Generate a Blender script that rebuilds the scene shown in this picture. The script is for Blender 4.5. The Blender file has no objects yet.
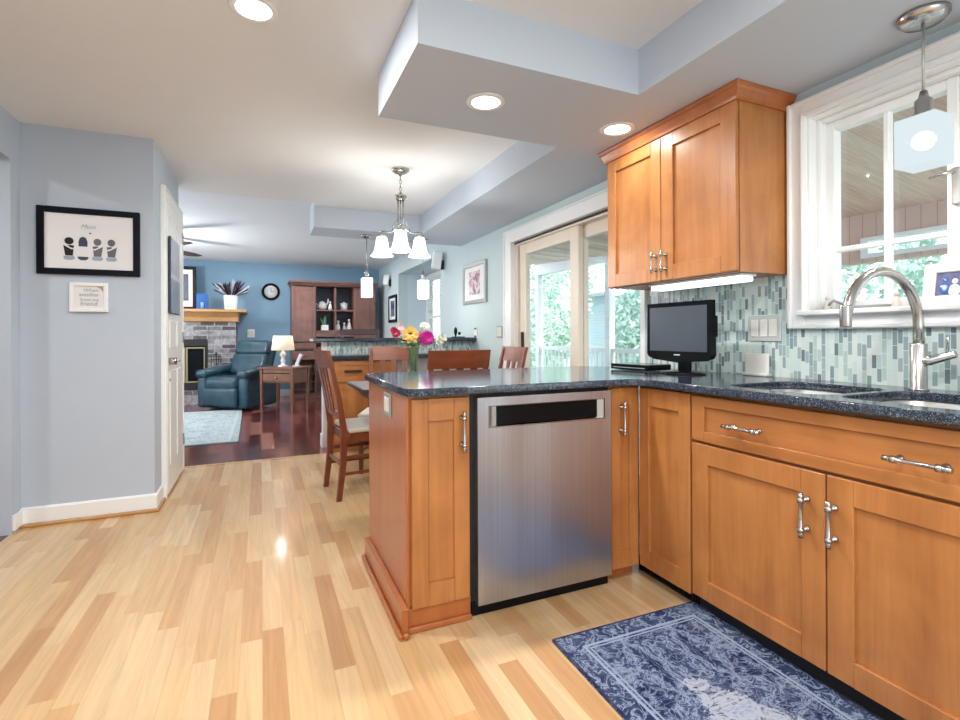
import bpy, bmesh, math, random
from math import sin, cos, pi, radians
from mathutils import Vector, Matrix
random.seed(7)
SC = bpy.context.scene
COL = SC.collection

# ------------------------------------------------------------------ camera
cd = bpy.data.cameras.new('camera'); cam = bpy.data.objects.new('camera', cd); COL.objects.link(cam)
cam.location = (0, 0, 1.10)
cam.rotation_euler = (radians(90), 0, radians(-23.53))
cam.rotation_euler.rotate_axis('Z', radians(-0.26))
cd.sensor_width = 36; cd.lens = 503.0 / 960 * 36
cd.shift_y = -24.5 / 960
cd.clip_start = 0.05; cd.clip_end = 200
SC.camera = cam
# ------------------------------------------------------------------ world, exposure
w = bpy.data.worlds.new('world'); SC.world = w; w.use_nodes = True
wn = w.node_tree; bg = wn.nodes['Background']
bg.inputs[0].default_value = (0.85, 0.93, 1.0, 1); bg.inputs[1].default_value = 3.0
SC.view_settings.view_transform = 'Standard'; SC.view_settings.look = 'None'
SC.view_settings.gamma = 1; SC.view_settings.use_curve_mapping = False
SC.view_settings.exposure = 0.30
sun = bpy.data.lights.new('sun', 'SUN'); sun.energy = 3.5; sun.angle = radians(8); sun.color = (1, 0.98, 0.94)
so_ = bpy.data.objects.new('sun', sun); so_.rotation_euler = (radians(38), radians(-12), radians(20)); COL.objects.link(so_)
SC.cycles.max_bounces = 8; SC.cycles.diffuse_bounces = 5; SC.cycles.transparent_max_bounces = 12
SC.cycles.sample_clamp_indirect = 4; SC.cycles.caustics_reflective = False; SC.cycles.caustics_refractive = False

H1, H2, HL = 2.15, 2.35, 2.43      # soffit underside, kitchen ceiling, living room ceiling
W = 2.16                            # plane of the right wall
CT = 0.906                          # worktop height
FAR = 10.0

def lamp(name, kind, loc, power, color, size=0.1, rot=(0, 0, 0), sy=None):
    l = bpy.data.lights.new(name, kind); l.energy = power; l.color = color
    if kind == 'AREA':
        l.shape = 'DISK' if sy is None else 'RECTANGLE'; l.size = size
        if sy: l.size_y = sy
    else: l.shadow_soft_size = size
    o = bpy.data.objects.new(name, l); o.location = loc; o.rotation_euler = rot; COL.objects.link(o)
    return o

# ------------------------------------------------------------------ materials
def nmat(name):
    m = bpy.data.materials.new(name); m.use_nodes = True
    return m, m.node_tree, m.node_tree.nodes['Principled BSDF']
def N(nt, t, **k):
    n = nt.nodes.new(t)
    for a, b in k.items(): setattr(n, a, b)
    return n
def math_(nt, op, a, b=None):
    n = N(nt, 'ShaderNodeMath', operation=op)
    for i, v in enumerate((a, b)):
        if v is None: continue
        if isinstance(v, (int, float)): n.inputs[i].default_value = v
        else: nt.links.new(v, n.inputs[i])
    return n.outputs[0]
def ramp(nt, fac, stops, interp='LINEAR'):
    r = N(nt, 'ShaderNodeValToRGB'); r.color_ramp.interpolation = interp
    e = r.color_ramp.elements
    while len(e) < len(stops): e.new(0.5)
    for i, (p, c) in enumerate(stops): e[i].position = p; e[i].color = (*c, 1)
    nt.links.new(fac, r.inputs[0]); return r.outputs[0]
def mix(nt, fac, a, b, mode='MIX'):
    n = N(nt, 'ShaderNodeMix', data_type='RGBA', blend_type=mode)
    for i, v in ((0, fac), (6, a), (7, b)):
        if isinstance(v, (int, float)): n.inputs[i].default_value = v
        elif isinstance(v, tuple): n.inputs[i].default_value = (*v, 1)
        else: nt.links.new(v, n.inputs[i])
    return n.outputs[2]
def noise(nt, vec, scale, detail=3, rough=0.5, dist=0.0):
    n = N(nt, 'ShaderNodeTexNoise'); n.inputs['Scale'].default_value = scale
    n.inputs['Detail'].default_value = detail; n.inputs['Roughness'].default_value = rough
    n.inputs['Distortion'].default_value = dist
    nt.links.new(vec, n.inputs['Vector']); return n.outputs[0]
def coords(nt, kind='Object'):
    return N(nt, 'ShaderNodeTexCoord').outputs[kind]
def mapping(nt, vec, scale=(1, 1, 1), rot=(0, 0, 0)):
    n = N(nt, 'ShaderNodeMapping'); n.inputs['Scale'].default_value = scale; n.inputs['Rotation'].default_value = rot
    nt.links.new(vec, n.inputs['Vector']); return n.outputs[0]
def bump(nt, bs, h, strength=0.2, dist=0.01):
    b = N(nt, 'ShaderNodeBump'); b.inputs['Strength'].default_value = strength; b.inputs['Distance'].default_value = dist
    nt.links.new(h, b.inputs['Height']); nt.links.new(b.outputs[0], bs.inputs['Normal'])
def plain(name, col, rough=0.6, metal=0.0, spec=0.5, var=0.03, coat=0.0):
    m, nt, bs = nmat(name)
    n = noise(nt, coords(nt), 6, 2)
    lo = tuple(max(0, c * (1 - var)) for c in col); hi = tuple(min(1, c * (1 + var)) for c in col)
    nt.links.new(ramp(nt, n, [(0.3, lo), (0.7, hi)]), bs.inputs['Base Color'])
    bs.inputs['Roughness'].default_value = rough; bs.inputs['Metallic'].default_value = metal
    bs.inputs['Specular IOR Level'].default_value = spec; bs.inputs['Coat Weight'].default_value = coat
    return m
def emit(name, col, strength):
    m, nt, bs = nmat(name)
    bs.inputs['Base Color'].default_value = (*col, 1)
    bs.inputs['Emission Color'].default_value = (*col, 1); bs.inputs['Emission Strength'].default_value = strength
    return m
def cells(nt, u, v, wid, ln, gap=0.002):
    """rows of width wid along u, each cut in lengths ln along v with a random shift: (random a, random b, gap mask)"""
    ru = math_(nt, 'DIVIDE', u, wid); iu = math_(nt, 'FLOOR', ru); fu = math_(nt, 'FRACT', ru)
    wn1 = N(nt, 'ShaderNodeTexWhiteNoise', noise_dimensions='1D'); nt.links.new(iu, wn1.inputs['W'])
    rv = math_(nt, 'ADD', math_(nt, 'DIVIDE', v, ln), math_(nt, 'MULTIPLY', wn1.outputs[0], 7.0))
    iv = math_(nt, 'FLOOR', rv); fv = math_(nt, 'FRACT', rv)
    cb = N(nt, 'ShaderNodeCombineXYZ'); nt.links.new(iu, cb.inputs[0]); nt.links.new(iv, cb.inputs[1])
    wn2 = N(nt, 'ShaderNodeTexWhiteNoise', noise_dimensions='2D'); nt.links.new(cb.outputs[0], wn2.inputs['Vector'])
    m = math_(nt, 'MAXIMUM', math_(nt, 'LESS_THAN', fu, gap / wid), math_(nt, 'LESS_THAN', fv, gap / ln))
    sep = N(nt, 'ShaderNodeSeparateColor'); nt.links.new(wn2.outputs[1], sep.inputs[0])
    return wn2.outputs[0], sep.outputs[1], m, cb.outputs[0]
def sepxyz(nt, vec):
    s = N(nt, 'ShaderNodeSeparateXYZ'); nt.links.new(vec, s.inputs[0]); return s.outputs
def wood(name, dark, light, axis='z', rough=0.38, scale=1.0, coat=0.08, knots=0.0, bw=0.35):
    m, nt, bs = nmat(name)
    s = {'z': (14, 14, 0.9), 'x': (0.9, 14, 14), 'y': (14, 0.9, 14)}[axis]
    v = mapping(nt, coords(nt), tuple(k * scale for k in s))
    a = noise(nt, v, 1.0, 4, 0.6, 0.6); b = noise(nt, v, 5.0, 2, 0.6)
    c = noise(nt, coords(nt), 3.6, 3, 0.6, 0.8)
    f = math_(nt, 'ADD', math_(nt, 'MULTIPLY', a, 0.45), math_(nt, 'ADD', math_(nt, 'MULTIPLY', b, 0.13), math_(nt, 'MULTIPLY', c, 0.42)))
    nt.links.new(ramp(nt, f, [(0.5 - bw / 2, dark), (0.5 + bw / 2, light)]), bs.inputs['Base Color'])
    bs.inputs['Roughness'].default_value = rough; bs.inputs['Coat Weight'].default_value = coat
    bs.inputs['Coat Roughness'].default_value = 0.2
    return m
def planks(name, stops, wid, ln, rough, grain=0.25, gapc=(0.2, 0.1, 0.04), axis='y', coat=0.0):
    m, nt, bs = nmat(name)
    co = coords(nt); x, y, z = sepxyz(nt, co)
    u, v = (x, y) if axis == 'y' else (y, x)
    r, r2, g, cell = cells(nt, u, v, wid, ln, 0.0016)
    base = ramp(nt, r, stops)
    off = N(nt, 'ShaderNodeVectorMath', operation='MULTIPLY_ADD')
    nt.links.new(cell, off.inputs[0]); off.inputs[1].default_value = (3.7, 5.1, 1); nt.links.new(co, off.inputs[2])
    gv = mapping(nt, off.outputs[0], (26, 1.6, 1) if axis == 'y' else (1.6, 26, 1))
    gn = noise(nt, gv, 1.0, 5, 0.65, 1.2)
    col = mix(nt, grain, base, ramp(nt, gn, [(0.3, (0.45, 0.45, 0.45)), (0.65, (1, 1, 1))]), 'MULTIPLY')
    col = mix(nt, math_(nt, 'MULTIPLY', g, 0.55), col, gapc)
    nt.links.new(col, bs.inputs['Base Color']); bs.inputs['Roughness'].default_value = rough
    bs.inputs['Coat Weight'].default_value = coat; bs.inputs['Coat Roughness'].default_value = 0.1
    return m

M = {}
M['cherry'] = wood('honey_cherry', (0.31, 0.108, 0.027), (0.53, 0.222, 0.066))
M['cherry_x'] = wood('honey_cherry_x', (0.31, 0.108, 0.027), (0.53, 0.222, 0.066), 'x')
M['cherry_y'] = wood('honey_cherry_y', (0.31, 0.108, 0.027), (0.53, 0.222, 0.066), 'y')
M['cherry_red'] = wood('cherry_end', (0.33, 0.095, 0.025), (0.46, 0.15, 0.04), 'z', 0.28)
M['chair'] = wood('chair_wood', (0.11, 0.024, 0.009), (0.25, 0.065, 0.022), 'x', 0.4, 1.0, 0.05)
M['chair_z'] = wood('chair_wood_z', (0.10, 0.022, 0.009), (0.22, 0.055, 0.02), 'z', 0.4, 1.0, 0.05)
M['dark_wood'] = wood('dark_wood', (0.018, 0.009, 0.008), (0.05, 0.024, 0.02), 'x', 0.5, 1.0, 0.0)
M['armoire'] = wood('armoire_wood', (0.12, 0.055, 0.045), (0.25, 0.125, 0.105), 'z', 0.4)
M['armoire_x'] = wood('armoire_wood_x', (0.12, 0.055, 0.045), (0.25, 0.125, 0.105), 'x', 0.4)
M['side_wood'] = wood('side_table_wood', (0.12, 0.04, 0.02), (0.26, 0.10, 0.045), 'z', 0.3)
M['mantel'] = wood('mantel_oak', (0.42, 0.21, 0.07), (0.66, 0.38, 0.16), 'x', 0.4)
M['maple'] = planks('maple_floor', [(0.0, (0.50, 0.27, 0.115)), (0.15, (0.57, 0.33, 0.15)), (0.4, (0.63, 0.41, 0.205)), (0.75, (0.67, 0.46, 0.245)), (1.0, (0.73, 0.53, 0.31))], 0.072, 0.7, 0.33, 0.42, (0.45, 0.26, 0.11), coat=0.25)
M['cherryfloor'] = planks('cherry_floor', [(0.0, (0.07, 0.014, 0.014)), (0.5, (0.18, 0.04, 0.035)), (0.85, (0.30, 0.09, 0.07)), (1.0, (0.42, 0.18, 0.13))], 0.12, 0.9, 0.17, 0.3, (0.02, 0.008, 0.006), coat=0.3)
M['wall'] = plain('wall_paint', (0.48, 0.55, 0.64), 0.7, var=0.01)
M['wall_r'] = plain('wall_paint_r', (0.53, 0.64, 0.66), 0.7, var=0.01)
M['wall_b'] = plain('wall_paint_bay_lit', (0.60, 0.70, 0.78), 0.7, var=0.01)  # lighter wall paint: the bay's daylight is put into the colour
M['wall_far'] = plain('wall_blue', (0.22, 0.38, 0.53), 0.7, var=0.01)
M['ceil'] = plain('ceiling_paint', (0.78, 0.81, 0.83), 0.8, var=0.005)
M['ceil_l'] = plain('ceiling_paint_lit', (0.78, 0.85, 0.90), 0.8, var=0.005)  # bluer ceiling copy, living room light put into its colour
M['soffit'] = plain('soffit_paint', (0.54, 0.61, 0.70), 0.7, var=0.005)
M['white'] = plain('white_paint', (0.84, 0.86, 0.86), 0.35, var=0.01)
M['cream'] = plain('cream_vinyl', (0.74, 0.66, 0.56), 0.4, var=0.01)
M['nickel'] = plain('brushed_nickel', (0.50, 0.49, 0.47), 0.25, 1.0, var=0.05)
M['steelsink'] = plain('sink_steel', (0.86, 0.88, 0.90), 0.35, 1.0)
M['black'] = plain('black_plastic', (0.005, 0.006, 0.008), 0.14, spec=0.15)
M['blackm'] = plain('black_matte', (0.012, 0.012, 0.013), 0.6)
M['frame'] = plain('black_frame', (0.006, 0.007, 0.011), 0.4, spec=0.12)
M['paper'] = plain('paper', (0.78, 0.78, 0.79), 0.7, var=0.01)
M['ivory'] = plain('ivory_plastic', (0.78, 0.76, 0.70), 0.4)
M['pewter'] = plain('pewter', (0.40, 0.43, 0.42), 0.4, 0.5)
M['ceramic'] = plain('white_ceramic', (0.80, 0.81, 0.83), 0.25)
M['brass'] = plain('brass', (0.55, 0.45, 0.25), 0.35, 0.9)
M['green'] = plain('leaf_green', (0.12, 0.30, 0.09), 0.6, var=0.4)
M['palegreen'] = plain('pale_leaf', (0.35, 0.45, 0.22), 0.6, var=0.3)
M['plate'] = plain('silver_plate', (0.60, 0.64, 0.62), 0.35, 0.2)
M['fanred'] = plain('fan_blade', (0.035, 0.008, 0.012), 0.6)
M['seat'] = plain('seat_cream', (0.66, 0.61, 0.55), 0.7)
M['cream_shade'] = emit('lamp_shade_cloth', (0.95, 0.80, 0.60), 0.35)
M['lens'] = emit('lamp_lens', (1.0, 0.97, 0.92), 7.0)
M['shade'] = emit('frosted_glass_shade', (0.93, 0.97, 1.0), 1.15)
M['shadedim'] = emit('frosted_cube', (0.80, 0.90, 0.95), 0.55)
M['bulb'] = emit('bulb', (1.0, 0.98, 0.95), 9.0)
M['tube'] = emit('tube_light', (0.85, 1.0, 0.97), 1.6)
M['printpink'] = plain('printed_pink', (0.55, 0.25, 0.45), 0.6)
M['blueglass'] = plain('blue_glass', (0.03, 0.12, 0.38), 0.15)
M['darkblue'] = plain('navy', (0.015, 0.03, 0.07), 0.4)

def glass_mat(name, tint=(1, 1, 1), refl=0.06):
    m, nt, bs = nmat(name); nt.nodes.remove(bs)
    out = nt.nodes['Material Output']
    t = N(nt, 'ShaderNodeBsdfTransparent'); t.inputs[0].default_value = (*tint, 1)
    g = N(nt, 'ShaderNodeBsdfGlossy'); g.inputs['Roughness'].default_value = 0.02
    lw = N(nt, 'ShaderNodeLayerWeight')
    fr = math_(nt, 'ADD', math_(nt, 'MULTIPLY', math_(nt, 'POWER', lw.outputs['Facing'], 4.0), 0.6), 0.035)
    mx = N(nt, 'ShaderNodeMixShader'); nt.links.new(fr, mx.inputs[0])
    nt.links.new(t.outputs[0], mx.inputs[1]); nt.links.new(g.outputs[0], mx.inputs[2]); nt.links.new(mx.outputs[0], out.inputs[0])
    return m
M['glass'] = glass_mat('window_glass', (0.96, 0.99, 1.0))
M['vase_glass'] = glass_mat('vase_glass', (0.75, 0.86, 0.80))

def granite():
    m, nt, bs = nmat('dark_granite')
    co = coords(nt)
    a = noise(nt, co, 120, 4, 0.75, 0.5); b = noise(nt, co, 300, 2, 0.6); c = noise(nt, co, 12, 3)
    base = ramp(nt, a, [(0.36, (0.004, 0.006, 0.012)), (0.52, (0.02, 0.03, 0.05)), (0.60, (0.05, 0.075, 0.11)), (0.74, (0.20, 0.25, 0.31))])
    sp = ramp(nt, b, [(0.58, (0, 0, 0)), (0.70, (0.30, 0.34, 0.38))])
    col = mix(nt, 1.0, base, sp, 'ADD')
    col = mix(nt, 0.5, col, ramp(nt, c, [(0.3, (0.4, 0.45, 0.5)), (0.7, (1, 1, 1))]), 'MULTIPLY')
    nt.links.new(col, bs.inputs['Base Color']); bs.inputs['Roughness'].default_value = 0.12
    return m
M['granite'] = granite()

def mosaic(name, horiz):
    m, nt, bs = nmat(name)
    x, y, z = sepxyz(nt, coords(nt))
    u = x if horiz == 'x' else y
    r, r2, g, _ = cells(nt, u, z, 0.0172, 0.052, 0.0022)
    col = ramp(nt, r, [(0.0, (0.60, 0.72, 0.69)), (0.22, (0.46, 0.60, 0.57)), (0.36, (0.68, 0.76, 0.73)), (0.60, (0.24, 0.34, 0.36)), (0.70, (0.36, 0.46, 0.47)), (0.84, (0.17, 0.23, 0.25)), (0.92, (0.30, 0.40, 0.42))], 'CONSTANT')
    col = mix(nt, g, col, (0.66, 0.72, 0.70))
    nt.links.new(col, bs.inputs['Base Color'])
    nt.links.new(math_(nt, 'ADD', math_(nt, 'MULTIPLY', g, 0.5), 0.16), bs.inputs['Roughness'])
    return m
M['mosaic'] = mosaic('glass_mosaic_y', 'y'); M['mosaic_x'] = mosaic('glass_mosaic_x', 'x')

def brushed():
    m, nt, bs = nmat('brushed_steel')
    v = mapping(nt, coords(nt), (260, 0.8, 0.8))
    a = noise(nt, v, 1.0, 3)
    nt.links.new(ramp(nt, a, [(0.3, (0.47, 0.50, 0.57)), (0.7, (0.56, 0.59, 0.66))]), bs.inputs['Base Color'])
    bs.inputs['Metallic'].default_value = 1.0; bs.inputs['Roughness'].default_value = 0.33
    bs.inputs['Anisotropic'].default_value = 0.5
    wv = noise(nt, mapping(nt, coords(nt), (3.2, 1, 0.9), (0, 0.35, 0)), 1.0, 1)
    bump(nt, bs, wv, 0.5, 0.05)
    return m
M['steel'] = brushed()

def leather():
    m, nt, bs = nmat('teal_leather')
    co = coords(nt); a = noise(nt, co, 5, 4, 0.6); b = noise(nt, mapping(nt, co, (3, 30, 8)), 1.0, 2)
    nt.links.new(ramp(nt, a, [(0.3, (0.006, 0.026, 0.045)), (0.7, (0.024, 0.078, 0.11))]), bs.inputs['Base Color'])
    bs.inputs['Roughness'].default_value = 0.33; bump(nt, bs, b, 0.25, 0.01)
    return m
M['leather'] = leather()

def bricks():
    m, nt, bs = nmat('whitewashed_brick')
    x, y, z = sepxyz(nt, coords(nt)); cb = N(nt, 'ShaderNodeCombineXYZ')
    nt.links.new(math_(nt, 'ADD', x, y), cb.inputs[0]); nt.links.new(z, cb.inputs[1])
    b = N(nt, 'ShaderNodeTexBrick'); nt.links.new(cb.outputs[0], b.inputs['Vector'])
    b.inputs['Color1'].default_value = (0.50, 0.49, 0.50, 1); b.inputs['Color2'].default_value = (0.07, 0.05, 0.055, 1)
    b.inputs['Mortar'].default_value = (0.42, 0.43, 0.45, 1); b.inputs['Scale'].default_value = 1
    b.inputs['Brick Width'].default_value = 0.21; b.inputs['Row Height'].default_value = 0.075; b.inputs['Mortar Size'].default_value = 0.009
    n = noise(nt, coords(nt), 14, 4, 0.7)
    col = mix(nt, 0.6, b.outputs[0], ramp(nt, n, [(0.35, (0.25, 0.2, 0.2)), (0.6, (1, 1, 1))]), 'MULTIPLY')
    nt.links.new(col, bs.inputs['Base Color']); bs.inputs['Roughness'].default_value = 0.85
    bump(nt, bs, b.outputs[1], -0.5, 0.01)
    return m
M['brick'] = bricks()

def rug(name, hx, hy, field, motif, pale, border, sc=1.0, medal=None):
    m, nt, bs = nmat(name)
    co = coords(nt); x, y, z = sepxyz(nt, co)
    dx = math_(nt, 'SUBTRACT', hx, math_(nt, 'ABSOLUTE', x)); dy = math_(nt, 'SUBTRACT', hy, math_(nt, 'ABSOLUTE', y))
    d = math_(nt, 'MINIMUM', dx, dy)
    # mirrored ornament: folded coordinates make a symmetric pattern
    cb = N(nt, 'ShaderNodeCombineXYZ')
    nt.links.new(math_(nt, 'ABSOLUTE', x), cb.inputs[0]); nt.links.new(math_(nt, 'PINGPONG', y, 0.34 / sc), cb.inputs[1])
    v = cb.outputs[0]
    nz = noise(nt, v, 16 * sc, 4, 0.75, 1.6)
    vo = N(nt, 'ShaderNodeTexVoronoi', feature='DISTANCE_TO_EDGE'); vo.inputs['Scale'].default_value = 17 * sc
    wv = noise(nt, v, 9 * sc, 2); add = N(nt, 'ShaderNodeVectorMath', operation='ADD')
    nt.links.new(v, add.inputs[0]); nt.links.new(wv, add.inputs[1]); nt.links.new(add.outputs[0], vo.inputs['Vector'])
    col = ramp(nt, nz, [(0.43, field), (0.50, motif), (0.545, pale), (0.585, motif), (0.64, field)])
    line = math_(nt, 'LESS_THAN', vo.outputs[0], 0.055)
    col = mix(nt, math_(nt, 'MULTIPLY', line, 0.4), col, pale)
    if medal:
        cx_, cy_ = medal
        r_ = math_(nt, 'ADD', math_(nt, 'ABSOLUTE', math_(nt, 'SUBTRACT', x, cx_)), math_(nt, 'MULTIPLY', math_(nt, 'ABSOLUTE', math_(nt, 'SUBTRACT', y, cy_)), 0.55))
        r_ = math_(nt, 'ADD', r_, math_(nt, 'MULTIPLY', noise(nt, co, 14, 4, 0.8), 0.22)); r_ = math_(nt, 'SUBTRACT', r_, 0.07)
        mm = math_(nt, 'LESS_THAN', r_, 0.23)
        mc = ramp(nt, nz, [(0.38, motif), (0.48, (0.45, 0.49, 0.56)), (0.6, pale), (0.68, field)])
        col = mix(nt, math_(nt, 'MULTIPLY', mm, 0.85), col, mc)
    bcol = ramp(nt, noise(nt, co, 30 * sc, 3, 0.7, 1.0), [(0.47, border), (0.53, pale), (0.58, border)])
    inb = math_(nt, 'LESS_THAN', d, 0.085)
    col = mix(nt, inb, col, bcol)
    for lo, hi in ((0.0, 0.010), (0.078, 0.088), (0.096, 0.102)):
        s_ = math_(nt, 'MULTIPLY', math_(nt, 'GREATER_THAN', d, lo), math_(nt, 'LESS_THAN', d, hi))
        col = mix(nt, s_, col, field if lo == 0 else pale)
    wear = noise(nt, co, 5, 5, 0.8)
    col = mix(nt, math_(nt, 'MULTIPLY', ramp(nt, wear, [(0.45, (0, 0, 0)), (0.62, (1, 1, 1))]), 0.2), col, pale)
    nt.links.new(col, bs.inputs['Base Color']); bs.inputs['Roughness'].default_value = 0.9
    bs.inputs['Specular IOR Level'].default_value = 0.1
    bump(nt, bs, noise(nt, co, 300, 2), 0.2, 0.003)
    return m

def siding(name, c, w_=0.11, axis='z'):
    m, nt, bs = nmat(name)
    x, y, z = sepxyz(nt, coords(nt)); u = z if axis == 'z' else (x if axis == 'x' else y)
    f = math_(nt, 'FRACT', math_(nt, 'DIVIDE', u, w_))
    col = ramp(nt, f, [(0.0, tuple(k * 0.55 for k in c)), (0.1, c), (1.0, c)])
    nt.links.new(col, bs.inputs['Base Color']); bs.inputs['Roughness'].default_value = 0.7
    return m
M['siding'] = siding('pale_siding', (0.62, 0.68, 0.78), 0.09)
M['porchwood'] = planks('porch_ceiling_boards', [(0.0, (0.52, 0.30, 0.23)), (0.5, (0.72, 0.49, 0.40)), (1.0, (0.85, 0.65, 0.55))], 0.13, 2.6, 0.6, 0.5, (0.25, 0.15, 0.12), axis='x')
M['deck'] = planks('deck_boards', [(0.0, (0.42, 0.44, 0.46)), (1.0, (0.52, 0.54, 0.56))], 0.14, 4, 0.7)
M['porchwall'] = siding('brown_boards', (0.66, 0.47, 0.41), 0.12, 'y')
M['lawn'] = plain('lawn', (0.25, 0.34, 0.24), 0.9, var=0.3)
def leafmat(name, a, b):
    m, nt, bs = nmat(name)
    nt.links.new(ramp(nt, noise(nt, coords(nt), 3.0, 4, 0.7), [(0.35, a), (0.65, b)]), bs.inputs['Base Color'])
    bs.inputs['Roughness'].default_value = 0.6
    return m
M['leafA'] = leafmat('foliage_a', (0.30, 0.44, 0.32), (0.68, 0.82, 0.70))
M['leafB'] = leafmat('foliage_b', (0.33, 0.48, 0.40), (0.70, 0.84, 0.78))

# ------------------------------------------------------------------ mesh helpers
class MB:
    def __init__(s): s.bm = bmesh.new()
    def box(s, x0, x1, y0, y1, z0, z1, bev=0.0, rot=None, piv=None, seg=1):
        t = bmesh.new(); bmesh.ops.create_cube(t, size=1)
        for v in t.verts:
            v.co = Vector(((x0 + x1) / 2 + v.co.x * (x1 - x0), (y0 + y1) / 2 + v.co.y * (y1 - y0), (z0 + z1) / 2 + v.co.z * (z1 - z0)))
        if bev > 0: bmesh.ops.bevel(t, geom=list(t.edges), offset=bev, segments=seg, affect='EDGES', profile=0.5)
        if rot:
            p = Vector(piv) if piv else Vector(((x0 + x1) / 2, (y0 + y1) / 2, (z0 + z1) / 2))
            bmesh.ops.rotate(t, verts=t.verts, cent=p, matrix=rot)
        s._add(t); return s
    def _add(s, t, smooth=False):
        me = bpy.data.meshes.new('t'); 
        if smooth:
            for f in t.faces: f.smooth = True
        t.to_mesh(me); t.free(); s.bm.from_mesh(me); bpy.data.meshes.remove(me)
    def loft(s, rings, closed=False, caps=True, smooth=False):
        t = bmesh.new(); R = [[t.verts.new(p) for p in r] for r in rings]
        n = len(R[0]); k = len(R)
        for i in range(k if closed else k - 1):
            a, b = R[i], R[(i + 1) % k]
            for j in range(n): t.faces.new((a[j], a[(j + 1) % n], b[(j + 1) % n], b[j]))
        if caps and not closed: t.faces.new(list(reversed(R[0]))); t.faces.new(R[-1])
        bmesh.ops.recalc_face_normals(t, faces=t.faces)
        if smooth:
            for f in t.faces:
                if len(f.verts) == 4: f.smooth = True
        me = bpy.data.meshes.new('t'); t.to_mesh(me); t.free(); s.bm.from_mesh(me); bpy.data.meshes.remove(me); return s
    def tube(s, pts, r, n=12, smooth=True, square=None):
        P = [Vector(p) for p in pts]; rs = r if isinstance(r, (list, tuple)) else [r] * len(P)
        rings = []; up = None
        for i, p in enumerate(P):
            d = (P[min(i + 1, len(P) - 1)] - P[max(i - 1, 0)]).normalized()
            if up is None:
                up = Vector((0, 0, 1)) if abs(d.z) < 0.9 else Vector((1, 0, 0))
            a = d.cross(up).normalized(); up = a.cross(d).normalized()
            rings.append([p + (a * cos(2 * pi * k / n) + up * sin(2 * pi * k / n)) * rs[i] for k in range(n)])
        return s.loft(rings, smooth=smooth)
    def frame_x(s, x0, x1, ya, yb, za, zb, l, r, b, t, bev=0.003):
        """a rectangular frame lying in a plane of constant x, butt-jointed"""
        s.box(x0, x1, ya, ya + l, za, zb, bev).box(x0, x1, yb - r, yb, za, zb, bev)
        if b: s.box(x0, x1, ya + l, yb - r, za, za + b, bev)
        if t: s.box(x0, x1, ya + l, yb - r, zb - t, zb, bev)
        return s
    def frame_y(s, y0, y1, xa, xb, za, zb, l, r, b, t, bev=0.003):
        s.box(xa, xa + l, y0, y1, za, zb, bev).box(xb - r, xb, y0, y1, za, zb, bev)
        if b: s.box(xa + l, xb - r, y0, y1, za, za + b, bev)
        if t: s.box(xa + l, xb - r, y0, y1, zb - t, zb, bev)
        return s
    def cyl(s, a, b, r, n=20): return s.tube([a, b], r, n)
    def lathe(s, prof, c=(0, 0, 0), n=28, sx=1, sy=1, smooth=True, ring=False):
        rings = [[Vector((c[0] + r * cos(2 * pi * k / n) * sx, c[1] + r * sin(2 * pi * k / n) * sy, c[2] + z)) for k in range(n)] for r, z in prof]
        return s.loft(rings, closed=ring, smooth=smooth)
    def ball(s, c, r, sx=1, sy=1, sz=1, n=12, ico=None):
        t = bmesh.new()
        if ico: bmesh.ops.create_icosphere(t, subdivisions=ico, radius=r)
        else: bmesh.ops.create_uvsphere(t, u_segments=n, v_segments=max(6, n // 2), radius=r)
        for v in t.verts: v.co = Vector((v.co.x * sx + c[0], v.co.y * sy + c[1], v.co.z * sz + c[2]))
        s._add(t, True); return s
    def prism(s, poly, axis, a, b):
        """poly in the other two axes (order x,y,z without axis), extruded from a to b"""
        def mk(u, v, h): return {'x': (h, u, v), 'y': (u, h, v), 'z': (u, v, h)}[axis]
        return s.loft([[Vector(mk(u, v, a)) for u, v in poly], [Vector(mk(u, v, b)) for u, v in poly]])
    def xform(s, mat): bmesh.ops.transform(s.bm, matrix=mat, verts=s.bm.verts); return s
    def soft(s, bev, seg=3):
        bmesh.ops.bevel(s.bm, geom=list(s.bm.edges), offset=bev, segments=seg, affect='EDGES', profile=0.5)
        for f in s.bm.faces: f.smooth = True
        return s

def worldloc(o):
    v = Vector((0, 0, 0))
    while o is not None: v += Vector(o.location); o = o.parent
    return v
def obj(name, mb, mat, parent=None, world=True, loc=None, label=None):
    """links the builder as one mesh; geometry is in world metres unless world=False"""
    me = bpy.data.meshes.new(name)
    o = bpy.data.objects.new(name, me); COL.objects.link(o)
    if loc is not None: o.location = loc
    if parent is not None: o.parent = parent
    if world:
        off = worldloc(o)
        if off.length > 0: bmesh.ops.translate(mb.bm, verts=mb.bm.verts, vec=-off)
    mb.bm.to_mesh(me); mb.bm.free()
    me.materials.append(M[mat] if isinstance(mat, str) else mat)
    if label: o['label'] = label
    return o
def thing(name, label, cat, loc=(0, 0, 0), rz=0, group=None):
    o = bpy.data.objects.new(name, None); COL.objects.link(o); o.empty_display_size = 0.05
    o.location = loc; o.rotation_euler = (0, 0, rz); o['label'] = label; o['category'] = cat
    if group: o['group'] = group
    return o
def tag(o, label, cat, group=None, kind=None):
    o['label'] = label; o['category'] = cat
    if group: o['group'] = group
    if kind: o['kind'] = kind
    return o
def struct(name, mb, mat, parent=None):
    o = obj(name, mb, mat, parent)
    if parent is None: o['kind'] = 'structure'
    return o
def copy_tree(o, parent=None):
    c = o.copy(); COL.objects.link(c)
    if parent is not None: c.parent = parent
    for ch in list(o.children): copy_tree(ch, c)
    return c
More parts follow.
